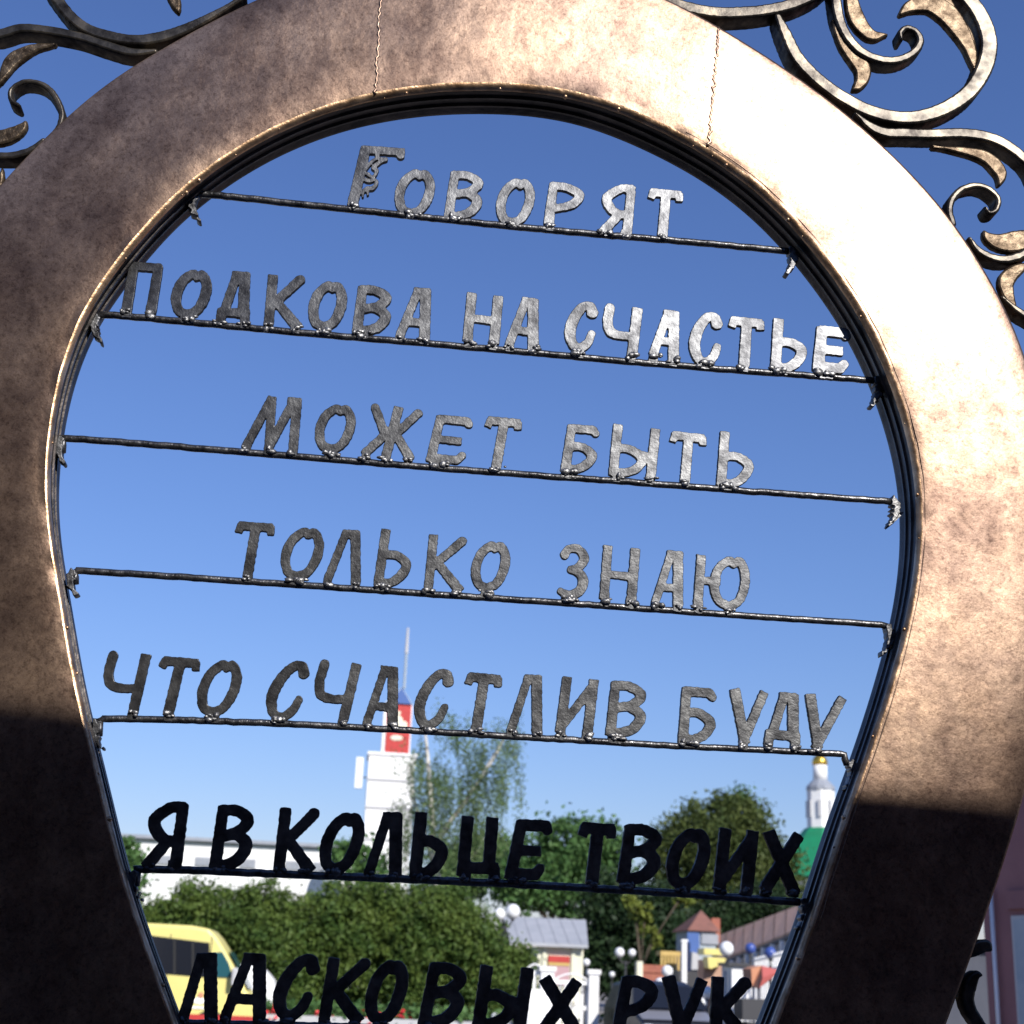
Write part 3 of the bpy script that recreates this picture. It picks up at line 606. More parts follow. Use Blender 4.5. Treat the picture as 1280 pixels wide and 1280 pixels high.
def tree(name, px, Y, label, cat, blobs_px, n, size, lm, group=None, trunk_w=.28, clump=.7, bark=BARK, trunk_top=None):
    """blobs in px: (cx, cy, rx, ry) at distance Y"""
    base = at(px, 1230, Y); base[2] = 0
    t = thing(name, base, label, cat, group)
    bl = []
    for cx, cy, rx, ry in blobs_px:
        c = at(cx, cy, Y); s = mpp(cx, cy, Y); bl.append((c[0], c[1], c[2], rx*s, min(rx, ry*1.3)*s, ry*s))
    P = crown_pts(bl, n, clump); P = P[P[:, 2] > .15]
    leaf_mesh('crown', leaf_quads(P, size), lm, t)
    m = MB(); top = trunk_top or max(b[2] for b in bl)
    big = max(bl, key=lambda b: b[3]*b[5])
    m.tube([base, (base[0]+.1, base[1], top*.35), (big[0], big[1], top*.8)], [trunk_w, trunk_w*.7, trunk_w*.25], 8)
    for b in bl:
        z0 = min(top*.45, b[2]*.6); m.tube([(base[0]+.05, base[1], z0), ((base[0]+b[0])/2, b[1], (z0+b[2])/2+.2), (b[0], b[1], b[2]+b[5]*.3)], [trunk_w*.5, trunk_w*.3, .03], 6)
    m.build('trunk', bark, t, smooth=True)
    return t
# clipped-looking row of tall lilac-like shrubs behind the minibus
gs = 'tall rounded shrubs along the lawn'
tree('shrub', 225, 37.5, 'leftmost green shrub of the row, above the yellow minibus roof', 'shrub', [(195,1178,55,52),(245,1160,50,58),(215,1240,70,50)], 42000, .092, L_HEDGE, gs, .06, .36)
tree('shrub', 320, 37.0, 'green shrub right of the minibus nose with a dark hollow in it', 'shrub', [(320,1150,55,50),(345,1195,55,60),(300,1190,40,50),(350,1245,60,40)], 42000, .092, L_HEDGE, gs, .06, .36)
tree('shrub', 440, 37.5, 'broad green shrub in the middle of the row under the white tower', 'shrub', [(425,1160,60,55),(470,1150,50,50),(440,1215,70,50)], 42000, .092, L_HEDGE, gs, .06, .36)
tree('shrub', 545, 37.0, 'olive green shrub under the birch tree', 'shrub', [(535,1158,52,50),(562,1155,42,42),(540,1215,70,55)], 42000, .092, L_HEDGE, gs, .06, .36)
tree('shrub', 625, 36.5, 'rightmost shrub of the row sloping down in front of the grey kiosk roof', 'shrub', [(590,1188,42,44),(632,1218,36,36),(610,1245,50,40)], 30000, .092, L_HEDGE, gs, .06, .32)
tree('shrub', 165, 60, 'light green bush against the white long building behind the left leg', 'shrub', [(160,1080,20,28),(150,1110,30,30)], 2500, .22, L_MID, None, .06, .5)
gt = 'trees beyond the kiosks'
tree('leafy_tree', 700, 82, 'light airy green tree behind the grey roofed kiosk', 'tree', [(705,1070,45,42),(660,1090,30,45),(745,1065,34,38),(700,1115,65,35),(640,1105,25,30)], 16000, .27, L_MID, gt, .3, 1.1)
tree('leafy_tree', 895, 90, 'big round olive tree crown left of the church tower', 'tree', [(890,1055,68,58),(850,1075,40,60),(940,1080,50,50),(915,1020,42,28),(900,1125,90,40),(975,1110,35,45)], 36000, .24, L_BIG, gt, .4, 1.1)
tree('leafy_tree', 935, 94, 'slim dark treetop rising behind the big olive crown', 'tree', [(925,1010,14,20),(930,1050,25,30)], 3000, .25, L_MID, gt, .2, .7)
tree('leafy_tree', 770, 66, 'dark leaved tree right of the grey kiosk above the globe lamps', 'tree', [(775,1140,45,48),(760,1195,38,42),(820,1190,45,40),(810,1145,30,35)], 20000, .22, L_DARK, gt, .3, .9)
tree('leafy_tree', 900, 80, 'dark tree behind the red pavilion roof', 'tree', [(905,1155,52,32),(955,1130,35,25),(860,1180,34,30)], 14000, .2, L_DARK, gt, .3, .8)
tree('leafy_tree', 800, 58, 'narrow yellow green weeping branch hanging before the dark tree', 'tree', [(795,1133,18,14),(806,1155,10,20),(816,1178,8,18),(850,1126,18,8)], 1500, .2, L_YEL, gt, .08, .22)
tree('leafy_tree', 430, 86, 'pale green trees low behind the white building end', 'tree', [(435,1075,18,26),(455,1085,18,22),(610,1085,40,40),(570,1090,35,35)], 5000, .4, L_MID, gt, .2, 1.0)
# birch with hanging strands
bb = at(565, 1228, 70); bb[2] = 0
bt = thing('birch_tree', bb, 'tall sparse weeping birch with pale trunk beside the white tower', 'tree')
m = MB()
def sp(px, py, Y=70): return at(px, py, Y)
m.tube([bb, sp(548,1130), sp(540,1030), sp(534,940), sp(528,880)], [.28,.24,.17,.10,.03], 8)
m.tube([sp(540,1060), sp(575,1010), sp(600,975), sp(622,938), sp(634,915)], [.16,.12,.11,.10,.03], 8)
m.tube([sp(545,1090), sp(520,1010), sp(508,950)], [.1,.07,.03], 6)
m.tube([sp(548,1120), sp(600,1060), sp(620,1020)], [.1,.06,.03], 6)
m.build('trunk', BIRCHB, bt, smooth=True)
C = []
strand_src = [(545,880,8,20,9),(570,905,20,40,22),(600,925,30,60,30),(635,915,16,50,26),(520,945,14,60,20),(545,965,22,90,34),(585,975,32,80,44),(625,965,20,70,26),(515,1010,22,80,26),(560,1040,40,60,46),(605,1035,34,55,36),(500,1060,18,40,16),(540,1085,50,35,40)]
for cx, cy, sx, ln, k in strand_src:
    for _ in range(int(k*1.75)):
        x = cx+random.gauss(0, sx*.55); y = cy+random.gauss(0, 14); L = ln*random.uniform(.35, 1.0); dep = random.gauss(0, 1.6)
        nn = int(L*random.uniform(.5, 1.0))
        for q in range(nn):
            C.append(at(x+random.gauss(0, 1.6)+q*.04, y+L*q/max(nn, 1), 70+dep)+rng.normal(size=3)*.09)
leaf_mesh('crown', leaf_quads(np.array(C), .12), L_BIRCH, bt)

# ------------------------------------------------------------------ BUILDINGS FAR BEHIND
def P3(px, py, Y): return at(px, py, Y)
def quadbox(px0, py0, px1, py1, Y, depth):
    """box whose camera-facing side spans these pixels, upright"""
    a = P3(px0, py1, Y); b = P3(px1, py0, Y); c = (a+b)/2
    return (c[0], Y+depth/2, c[2]), (abs(b[0]-a[0]), depth, abs(b[2]-a[2]))
# long white building
wl0 = P3(60, 1036, 92); wr0 = P3(428, 1058, 92); ztop = (wl0[2]+wr0[2])/2
WB = thing('white_building', ((wl0[0]+wr0[0])/2, 92, 0), 'long low white building with small square windows behind the shrubs', 'building')
MB().box(((wl0[0]+wr0[0])/2, 98, (ztop-.3)/2), (wr0[0]-wl0[0], 12, ztop-.3)).build('wall', WHITE, WB)
MB().box(((wl0[0]+wr0[0])/2, 98, ztop-.12), (wr0[0]-wl0[0]+.8, 12.8, .22)).build('roof', GREY, WB)
for px in (150, 205, 254, 310, 367, 402):
    c = P3(px, 1077+(px-254)*.045, 91.95); s = mpp(px, 1077, 92)
    f = MB().box((c[0], 91.97, c[2]), (20*s, .12, 12*s)).build('window', LGREY, WB)
    for k in (-1, 0, 1): MB().box((c[0]+k*6.2*s, 91.89, c[2]), (5.4*s, .06, 9.5*s)).build('pane', GREY, f)
# rounded white annex end
c = P3(424, 1070, 90); AN = thing('white_annex', (c[0], 90, 0), 'small white round-topped annex at the right end of the white building', 'building')
m = MB(); m.tube([(c[0], 90, 0), (c[0], 90, c[2]-.3), (c[0], 90, c[2]+.15), (c[0], 90, c[2]+.42)], [.85, .85, .7, .3], 16); m.build('wall', WHITE, AN, smooth=True)
c2 = P3(437, 1085, 90); MB().box((c2[0], 90, c2[2]/2), (.8, 1.0, c2[2])).build('door_block', WHITE, AN)

# fire tower
YT = 150; s = mpp(490, 950, YT); tx = P3(487, 1000, YT)[0]
z = lambda px, py: float(P3(px, py, YT)[2])
TW = thing('white_tower', (tx, YT, 0), 'white square tower with a red flag coloured panel, blue peak and thin mast', 'tower')
wB = 58*s; zb = z(487, 944)
MB().box((tx, YT+wB/2, zb/2), (wB, wB, zb)).build('wall', WHITE, TW)
MB().box((tx, YT+wB/2, zb+.12), (wB+.35, wB+.35, .3)).build('cornice', WPAINT, TW)
for py in (975, 1010, 1050): MB().box((tx, YT-.03, z(487, py)), (wB+.12, .16, .28)).build('string_course', LGREY, TW)
x2 = P3(497, 900, YT)[0]; zt = z(500, 880)
up = thing
MB().box((x2, YT+1.4, (zb+zt)/2), (36*s, 2.6, zt-zb)).build('upper_stage', WPAINT, TW)
pn = MB().box((x2+1.5*s, YT+.04, (zb+zt)/2+.1), (30*s, .12, zt-zb-.3)).build('red_panel', RED, TW)
m = MB(); zc = z(500, 905)
m.ball((x2, YT-.04, zc+.1), .62, sc=(1, .1, 1.35)); m.ball((x2-.75, YT-.03, zc-.2), .42, sc=(.8, .1, 1.3)); m.ball((x2+.75, YT-.03, zc-.2), .42, sc=(.8, .1, 1.3)); m.ball((x2, YT-.04, zc-1.5), .5, sc=(1.4, .1, .6)); m.ball((x2, YT-.03, zc+1.15), .3, sc=(1, .1, .8))
m.build('cream_emblem', CREAM, pn, smooth=True)
zp = z(507, 856); m = MB(); hw = 18*s
m.add([(x2-hw, YT, zt), (x2+hw, YT, zt), (x2+hw, YT+2.8, zt), (x2-hw, YT+2.8, zt), (x2+.3, YT+1.4, zp)], [(0,1,4),(1,2,4),(2,3,4),(3,0,4),(3,2,1,0)]); m.build('peak_roof', LBLUE, TW)
m = MB(); m.prism([(x2-hw*.82, zt+.02), (x2+hw*.9, zt+.02), (x2+.25, zt+(zp-zt)*.8)], YT-.25, YT-.1); m.build('blue_gable', BLUE, TW)
x3 = P3(507, 840, YT)[0]; zm = z(512, 814); zz = z(513, 782)
MB().tube([(x3, YT+1.2, zp-.2), (x3, YT+1.2, zm)], .15, 8).build('mast', LBLUE, TW); MB().tube([(x3, YT+1.2, zm), (x3, YT+1.2, zz)], [.2, .12], 8).build('mast_tip', LGREY, TW)
x4 = P3(449, 966, YT)[0]; MB().box((x4, YT, z(449, 966)), (9*s, .6, 38*s)).build('antenna', WPAINT, TW)
MB().box((x4+.55, YT+.5, z(449, 966)-.4), (1.0, .12, .12)).build('antenna_arm', DGREY, TW)

# church tower
YC = 200; s = mpp(1028, 1000, YC); cx = P3(1026, 1000, YC)[0]; z = lambda py: float(P3(1026, py, YC)[2])
CH = thing('church_tower', (cx, YC, 0), 'white octagonal church tower with gold cap and green tent roof beside the right leg', 'church')
m = MB(); m.tube([(cx, YC, z(1042)), (cx, YC, z(988))], [17*s, 16.5*s], 8); m.build('octagon_wall', WHITE, CH)
m = MB(); m.tube([(cx, YC, z(988)), (cx, YC, z(984)), (cx, YC, z(978)), (cx, YC, z(975))], [17.5*s, 17.5*s, 12*s, 9*s], 12); m.build('grey_cap', GREY, CH, smooth=False)
m = MB(); m.tube([(cx, YC, z(976)), (cx, YC, z(957))], 8.5*s, 14); m.build('drum', WHITE, CH, smooth=True)
m = MB(); zz = z(957); prof_ = [(8.5,0),(9.5,3),(9.2,6),(7,10),(3.5,14),(1.2,18),(.5,24)]
m.tube([(cx, YC, zz+b*s) for a, b in prof_], [a*s for a, b in prof_], 14); m.build('gold_dome', GOLD, CH, smooth=True)
m = MB(); m.box((cx, YC, zz+30*s), (.9*s, .9*s, 13*s)).box((cx, YC, zz+32*s), (7*s, .9*s, .9*s)); m.build('cross', GOLD, CH)
for k in range(8):
    an = math.pi/8+k*math.pi/4; dx, dy = math.sin(an), -math.cos(an)
    MB().box((cx+dx*15.9*s, YC+dy*15.9*s, z(1012)), (4*s, .5, 20*s), an).build('louvre_window', LGREY, CH)
m = MB(); m.tube([(cx, YC, z(1100)), (cx, YC, z(1036))], [74*s, 20*s], 8); m.build('tent_roof', GREENR, CH)
m = MB(); m.box((cx, YC, z(1102)/2), (66*s, 66*s, z(1102))); m.build('nave_wall', WHITE, CH)

# ------------------------------------------------------------------ THE YELLOW MINIBUS
YB = 29.6
def b2(px, py): return pp(px, py, YB)
bus_c = P3(170, 1250, YB)
BUS = thing('yellow_minibus', (bus_c[0], YB+1, 0), 'yellow minibus with dark side windows and a red stripe, facing right', 'minibus')
nose = b2(322, 1262); zr = b2(262, 1159)[1]; x_end = nose[0]-5.6
prof_b = [(x_end, .35), (x_end-.02, 1.6), (x_end+.12, zr-.22), (x_end+.4, zr-.02)]+[(b2(182,1147)[0], zr+.03), (b2(240,1154)[0], zr+.02), (b2(262,1159)[0], zr-.03)]+[b2(272,1172), b2(283,1190), b2(296,1214), b2(308,1238), b2(318,1250), (nose[0]+.02, nose[1]), (nose[0]+.03, .45), (nose[0]-.3, .32)]
m = MB(); m.prism(prof_b, YB, YB+2.0); body = m.build('body', YEL, BUS)
bv = body.modifiers.new('bevel', 'BEVEL'); bv.width = .07; bv.segments = 3; bv.limit_method = 'ANGLE'
win_px = [[(188,1170),(217,1174),(217,1217),(199,1215)], [(220,1174.5),(240,1177),(240,1219),(220,1217.5)], [(243,1177.5),(261,1180),(261,1221),(243,1219.5)]]
m = MB(); m.prism([b2(*p) for p in [(182,1168.5),(262,1178.5),(262.5,1222),(190,1216)]][::-1], YB-.018, YB+.01); m.build('window_band', RUBBER, BUS)
w0 = b2(188, 1170); w1 = b2(190, 1214)
for k in range(2): MB().box((w0[0]-.75-k*1.3, YB-.022, (w0[1]+w1[1])/2+.0), (1.2, .03, abs(w0[1]-w1[1]))).build('side_window', GLASS, BUS)
for w in win_px: m = MB(); m.prism([b2(*p) for p in w][::-1], YB-.03, YB+.01); m.build('side_window', GLASS, BUS)
m = MB(); m.prism([b2(*p) for p in [(265,1191),(278,1190),(286,1204),(291,1222),(268,1221)]][::-1], YB-.035, YB+.01); m.build('door_window', TEAL, BUS)
ws = [b2(284,1189), b2(307,1236)]
m = MB(); m.add([(ws[0][0]+.03, YB+.15, ws[0][1]), (ws[0][0]+.03, YB+1.85, ws[0][1]), (ws[1][0]+.05, YB+1.9, ws[1][1]), (ws[1][0]+.05, YB+.1, ws[1][1])], [(0,1,2,3)]); m.build('windscreen', TEAL, BUS)
a, b = b2(215, 1266), b2(322, 1266); MB().box(((x_end+nose[0])/2, YB-.015, a[1]-.12), (5.5, .035, .22)).build('red_stripe', RED, BUS)
a = b2(294, 1221); m = MB(); m.box((a[0], YB-.16, a[1]), (.13, .2, .36)); mm = m.build('side_mirror', LGREY, BUS)
bv = mm.modifiers.new('bevel', 'BEVEL'); bv.width = .04; bv.segments = 3
for xx in (264.5, 212.5):
    a = b2(xx, 1180); MB().box((a[0], YB-.002, (zr+.4)/2), (.018, .012, zr-.75)).build('door_gap', DGREY, BUS)
a = b2(249, 1251); m = MB(); m.ball((a[0], YB-.01, a[1]), .1, sc=(1.4, .1, .7)).box((a[0], YB-.012, a[1]-.13), (.3, .02, .05)); m.build('door_emblem', WPAINT, BUS)
a = b2(251, 1246); MB().ball((a[0], YB-.02, a[1]+.03), .06, sc=(1, .1, 1)).build('emblem_dot', ORANGE, BUS)
for xx in (nose[0]-.95, x_end+1.2):
    w = MB().tube([(xx, YB-.03, .36), (xx, YB+.22, .36)], .36, 24).build('wheel', RUBBER, BUS); MB().tube([(xx, YB-.045, .36), (xx, YB-.02, .36)], .2, 16).build('rim', LGREY, w)
a = b2(316, 1258); MB().ball((a[0]+.05, YB+.25, a[1]-.1), .16, sc=(.6, 1, .8)).build('headlight', HEADL, BUS, smooth=True)
# white panel van parked behind the minibus nose
c = P3(320, 1235, 34.0); VN = thing('white_van', (c[0], 34.6, 0), 'white van seen between the minibus nose and the shrubs', 'van')
a = P3(296, 1206, 34); b = P3(347, 1226, 34); zt_ = a[2]
m = MB(); m.prism([(a[0]-1.5, .35), (a[0]-1.5, zt_), (a[0]+.25, zt_+.02), (P3(330,1215,34)[0], P3(330,1212,34)[2]), (b[0]-.1, b[2]), (b[0]+.05, .9), (b[0]+.05, .35)], 34, 35.7); vb = m.build('body', WPAINT, VN)
bv = vb.modifiers.new('bevel', 'BEVEL'); bv.width = .07; bv.segments = 3
MB().box((a[0]-.9, 33.985, zt_-.38), (.8, .03, .42)).build('window', GLASS, VN)
for xx in (a[0]-.9, b[0]-.5): w = MB().tube([(xx, 33.97, .33), (xx, 34.2, .33)], .33, 20).build('wheel', RUBBER, VN); MB().tube([(xx, 33.955, .33), (xx, 33.98, .33)], .18, 14).build('rim', LGREY, w)

# flower bed
fb = P3(380, 1275, 31.2); FB = thing('flower_bed', (fb[0], 31.2, 0), 'raised bed of red flowers at the foot of the shrubs', 'flower bed')
MB().box((fb[0]+.9, 31.6, .32), (7.5, 1.0, .64)).build('planter', LGREY, FB)
for x0, n in ((342, 70), (411, 35), (462, 45), (325, 40), (500, 30)):
    c = P3(x0, 1272, 31.4); Q = np.array([c[0], 31.4, c[2]-.02])+rng.normal(size=(n, 3))*np.array([.22, .2, .10]); 
    leaf_mesh('flower_clump', leaf_quads(Q, .14), REDF, FB)['kind'] = 'stuff'
Q = np.array([fb[0]+.9, 31.6, .74])+rng.normal(size=(2600, 3))*np.array([1.9, .22, .10]); leaf_mesh('foliage', leaf_quads(Q, .12), L_MID, FB)

# ------------------------------------------------------------------ KIOSK WITH GREY ROOF
YK = 46
zk = lambda px, py, Y=YK: float(P3(px, py, Y)[2]); xk = lambda px, py, Y=YK: float(P3(px, py, Y)[0])
x0, x1 = xk(640, 1180), xk(733, 1182); zt_ = zk(690, 1148, YK+2); ze = zk(700, 1180)
KI = thing('grey_roofed_kiosk', ((x0+x1)/2, YK+2, 0), 'pale yellow kiosk with grey sheet roof and a half open pink shutter', 'kiosk')
xw0, xw1 = xk(672, 1200), xk(729, 1200)
m = MB(); m.add([(x0-.1, YK-.35, ze), (x1, YK-.35, ze), (xk(732.5, 1150, YK+2), YK+2, zt_), (x0-.1, YK+2, zt_), (x1, YK+4.3, ze), (x0-.1, YK+4.3, ze), (x0-.1, YK-.35, ze-.1), (x1, YK-.35, ze-.1)], [(0,1,2,3),(3,2,4,5),(6,7,1,0)]); rf = m.build('roof', KROOF, KI)
for k in range(6):
    xx = x0+(x1-x0)*(k+.5)/6; m = MB(); m.tube([(xx, YK-.35, ze+.01), (xx, YK+2, zt_+.01)], .009, 4); m.build('roof_seam', KROOF, rf)
m = MB(); m.prism([(xw0, 0), (xw1, 0), (xw1, ze-.1), (xw0, ze-.1)], YK, YK+4); m.build('wall', CREAM, KI)
m = MB(); m.add([(xw1+.012, YK, ze-.12), (xw1+.012, YK+4, ze-.12), (xw1+.012, YK+2, zt_-.08)], [(0,1,2)]); m.build('gable', CREAM, KI)
xo0, xo1 = xk(685, 1205), xk(711.5, 1205)
MB().box(((xo0+xo1)/2, YK-.04, zk(698, 1199)), (xo1-xo0, .1, .2)).build('red_blind', RED, KI)
MB().box(((xo0+xo1)/2, YK-.04, zk(698, 1205)), (xo1-xo0, .08, .1)).build('wood_rail', WOOD, KI)
MB().box(((xo0+xo1)/2, YK-.03, zk(698, 1219)), (xo1-xo0, .05, .62)).build('shutter', PINKSH, KI)
for px in (680, 716): MB().box((xk(px, 1205), YK-.03, (ze-.1)/2), (.12, .09, ze-.12)).build('frame_post', CREAM, KI)

# ------------------------------------------------------------------ WHITE FENCE AND GATE POSTS
YF = 31
def wpost(px, pyt, w, label, cat='post'):
    c = P3(px, pyt, YF); t = thing('gate_post', (c[0], YF, 0), label, cat, 'white gate posts')
    MB().box((c[0], YF, (c[2]-.1)/2), (w, w, c[2]-.1)).build('shaft', WPAINT, t); MB().box((c[0], YF, c[2]-.05), (w+.07, w+.07, .1)).build('cap', WPAINT, t)
    return c
c1 = wpost(742, 1212, .22, 'white square gate post nearest the path'); c2 = wpost(684, 1208, .3, 'white square gate post in front of the yellow kiosk wall')
c3 = wpost(652, 1258, .24, 'short white gate post at the edge of the shrubs')
def fence(pxa, pxb, pyt, label):
    a = P3(pxa, pyt, YF+.02); b = P3(pxb, pyt, YF+.02); t = thing('white_fence', ((a[0]+b[0])/2, YF, 0), label, 'fence', 'white openwork fence panels')
    zt = (a[2]+b[2])/2; zb_ = .25
    for zz in (zt, zt*.66, zb_): MB().box(((a[0]+b[0])/2, YF, zz), (b[0]-a[0], .05, .09)).build('rail', WPAINT, t)
    n = int((b[0]-a[0])/.11)
    for k in range(n): xx = a[0]+(k+.5)*(b[0]-a[0])/n; MB().box((xx, YF+.005, (zt+zb_)/2), (.065, .025, zt-zb_)).build('picket', WPAINT, t)
    # arched crest and black forged curls
    m = MB(); w = b[0]-a[0]
    arc = [((a[0]+w*k/12), YF-.02, zt+.02+.16*math.sin(math.pi*k/12)) for k in range(13)]; m.tube(arc, .022, 6); m.build('crest', WPAINT, t)
    for q in range(3):
        cxx = a[0]+w*(.2+.3*q); cz = zt*(.9-.22*(q % 2)); m = MB()
        m.tube([(cxx+.07*(1-k/14)*math.cos(k*.7)*1.4, YF-.04, cz+.07*(1-k/14)*math.sin(k*.7)*1.4) for k in range(13)], .009, 5); m.build('black_curl', DGREY, t)
fence(656, 680, 1216, 'white openwork fence panel in front of the shrubs with small black curls'); fence(690, 738, 1228, 'white openwork fence panel left of the path with small black curls')
tg = thing('white_sign_board', (P3(668, 1250, 30.6)[0], 30.6, 0), 'solid white board standing before the fence with faint curls', 'board')
a, b = P3(660, 1236, 30.6), P3(678, 1236, 30.6); MB().box(((a[0]+b[0])/2, 30.6, a[2]/2), (b[0]-a[0], .05, a[2])).build('panel', WPAINT, tg)

# ------------------------------------------------------------------ GLOBE LAMPS
def lamp(px, label, globes, Y, m_=OPAL, grp='white globe street lamps'):
    g0 = [P3(a, b, Y) for a, b, d in globes]; cx_ = sum(g[0] for g in g0)/len(g0); zlow = min(g[2] for g in g0)
    t = thing('globe_lamp', (cx_, Y, 0), label, 'street lamp', grp)
    MB().tube([(cx_, Y, 0), (cx_, Y, .5), (cx_, Y, .55), (cx_, Y, zlow-.28)], [.07, .07, .04, .035], 10).build('pole', DGREY, t, smooth=True)
    for g, (a, b, d) in zip(g0, globes):
        r = d/2*mpp(a, b, Y)
        gl = MB().ball(g, r, 20, 12).build('globe', m_, t, smooth=True)
        MB().tube([(g[0], g[1], g[2]-r-.05), (g[0], g[1], g[2]-r+.02)], .05, 8).build('collar', DGREY, gl)
        MB().tube([(cx_, Y, zlow-.35), ((cx_+g[0])/2, Y, zlow-.36), (g[0], g[1], g[2]-r-.04)], .018, 6).build('arm', DGREY, t)
lamp(632, 'twin white globe lamp above the shrubs left of the grey kiosk roof', [(624,1143,15),(641,1139.5,18.5)], 40)
lamp(733, 'single small white globe lamp at the right corner of the yellow kiosk wall', [(733,1203,9)], 44)
lamp(783, 'twin white globe lamp in front of the dark trees', [(774.5,1190.5,12),(790,1191,9.5)], 52)
lamp(908, 'single large white globe lamp in front of the brown roof', [(908,1186,17.5)], 36)
lamp(833, 'greyish white globe lamp below the yellow awning stand', [(834,1214,14)], 38)
lamp(880, 'low twin white globe lamp left of the white column', [(884,1240.5,15.5),(877,1254,13.5)], 33)
lamp(617, 'white globe lamp low among the shrubs by the gate', [(619,1271,10)], 34)
lamp(824, 'small pale globe lamp over the dark car', [(825,1229,13)], 36)
lamp(950, 'left of the two blue globe lamps by the picket fence', [(938,1185.5,13)], 33, BLUEG, 'blue globe lamps')
lamp(963, 'right of the two blue globe lamps by the picket fence', [(963,1191,14)], 32.5, BLUEG, 'blue globe lamps')
lamp(766, 'tiny pinkish globe lamp low before the dark tree', [(765,1218,7)], 55)

# ------------------------------------------------------------------ FAIRGROUND-LIKE PAVILIONS ON THE RIGHT
YP = 58
X = lambda px, py, Y: float(P3(px, py, Y)[0]); Z = lambda px, py, Y: float(P3(px, py, Y)[2])
pv = thing('red_roofed_pavilion', (X(880,1180,YP), YP+1.2, 0), 'small pavilion with pointed red roof and pale blue walls', 'pavilion')
xl, xr = X(858,1165,YP), X(900,1165,YP); zev = Z(880,1164,YP); xap = X(886,1140,YP); zap = Z(886,1138,YP+1.3)
m = MB(); m.add([(xl, YP-.2, zev), (xr, YP-.2, zev), (xr, YP+2.8, zev), (xl, YP+2.8, zev), (xap, YP+1.3, zap)], [(0,1,4),(1,2,4),(2,3,4),(3,0,4),(3,2,1,0)]); m.build('roof', REDR, pv)
MB().box((X(905,1158,YP), YP+1.5, (Z(904,1152,YP)+zev)/2-.1), (.35, .4, Z(904,1150,YP)-zev+.5)).build('chimney', BRICK, pv)
MB().box(((xl+xr)/2, YP+1.3, zev/2), (xr-xl-.35, 2.6, zev-.02)).build('wall', LBLUE, pv)
MB().box((X(866,1185,YP), YP-.04, zev*.5), (.5, .1, zev*.96)).build('blue_panel', BLUE, pv)
MB().box((X(887,1172,YP), YP-.04, Z(887,1174,YP)), (.7, .08, .4)).build('window', GREY, pv)
bs = thing('blue_slide', (X(872,1200,52), 52, 0), 'blue inflatable-like stand with white edges beside the pale mast', 'stand')
MB().box((X(869,1195,52), 52.3, Z(869,1178,52)/2), (.35, .5, Z(869,1178,52))).build('blue_upright', BLUE, bs)
m = MB(); m.prism([(X(862,1212,52), Z(862,1212,52)), (X(880,1212,52), Z(880,1212,52)), (X(870,1192,52), Z(870,1192,52)), (X(863,1190,52), Z(863,1190,52))], 51.7, 52.0); m.build('white_slope', LGREY, bs)
MB().box((X(866,1225,52), 52.2, Z(866,1214,52)/2), (1.2, 1.0, Z(866,1214,52))).build('base', DGREY, bs)
mp = thing('white_mast', (X(855,1200,45), 45, 0), 'slim whitish square mast left of the yellow awning', 'mast')
MB().box((X(855,1200,45), 45, Z(855,1176,45)/2), (.15, .15, Z(855,1176,45))).build('mast_post', WPAINT, mp); MB().box((X(855,1200,45), 45, Z(855,1176,45)), (.2, .2, .08)).build('mast_cap', WPAINT, mp)
ya = thing('yellow_awning_stall', (X(890,1200,47), 47, 0), 'stall with two tier yellow awning', 'stall')
xa, xb = X(876,1188,47), X(902,1190,47)
MB().box(((xa+xb)/2, 47, Z(889,1190,47)), (xb-xa, .9, .2)).build('upper_awning', YEL, ya)
m = MB(); m.prism([(X(881,1196,47), Z(881,1196,47)), (X(905,1198,47), Z(905,1198,47)), (X(902,1205,47), Z(902,1205,47)), (X(885,1211,47), Z(885,1211,47)), (X(882,1210,47), Z(882,1210,47))][::-1], 46.6, 47.3); m.build('lower_awning', YEL, ya)
MB().box(((xa+xb)/2+.1, 47.6, Z(889,1200,47)/2), (xb-xa-.1, .8, Z(889,1200,47))).build('stall_wall', BROWNR, ya)
ys = thing('yellow_timber_stand', (X(836,1198,54), 54, 0), 'low yellow timber stand with railings before the dark tree', 'stand')
xa, xb = X(823,1192,54), X(848,1194,54)
MB().box(((xa+xb)/2, 54, Z(836,1192,54)), (xb-xa, .8, .16)).build('top_beam', WOOD, ys)
for k in range(6): MB().box((xa+(k+.4)*(xb-xa)/6, 53.65, Z(836,1193,54)/2+.9), (.08, .08, Z(836,1193,54)-1.8)).build('baluster', WOOD, ys)
MB().box(((xa+xb)/2, 54, 1.05), (xb-xa, .7, 2.1)).build('base_wall', BRICK, ys)
bw = thing('brick_wall', (X(815,1210,50), 50, 0), 'low red brick wall with pale end post behind the dark car', 'wall')
xa, xb = X(803,1206,50), X(830,1208,50); zt_ = Z(815,1206,50)
nb = 7; rows_ = 8
MB().box(((xa+xb)/2, 50.2, zt_/2), (xb-xa, .28, zt_)).build('core', BRICK, bw)
bme = None
for r_ in range(rows_):
    for k in range(nb):
        w = (xb-xa)/nb; o = MB().box((xa+(k+.5)*w, 50.04, zt_*(r_+.5)/rows_), (w*.94, .06, zt_/rows_*.88)).build('brick', BRICK, bw)
MB().box((xa-.1, 50.1, zt_/2+.05), (.2, .35, zt_+.1)).build('end_post', CREAM, bw)
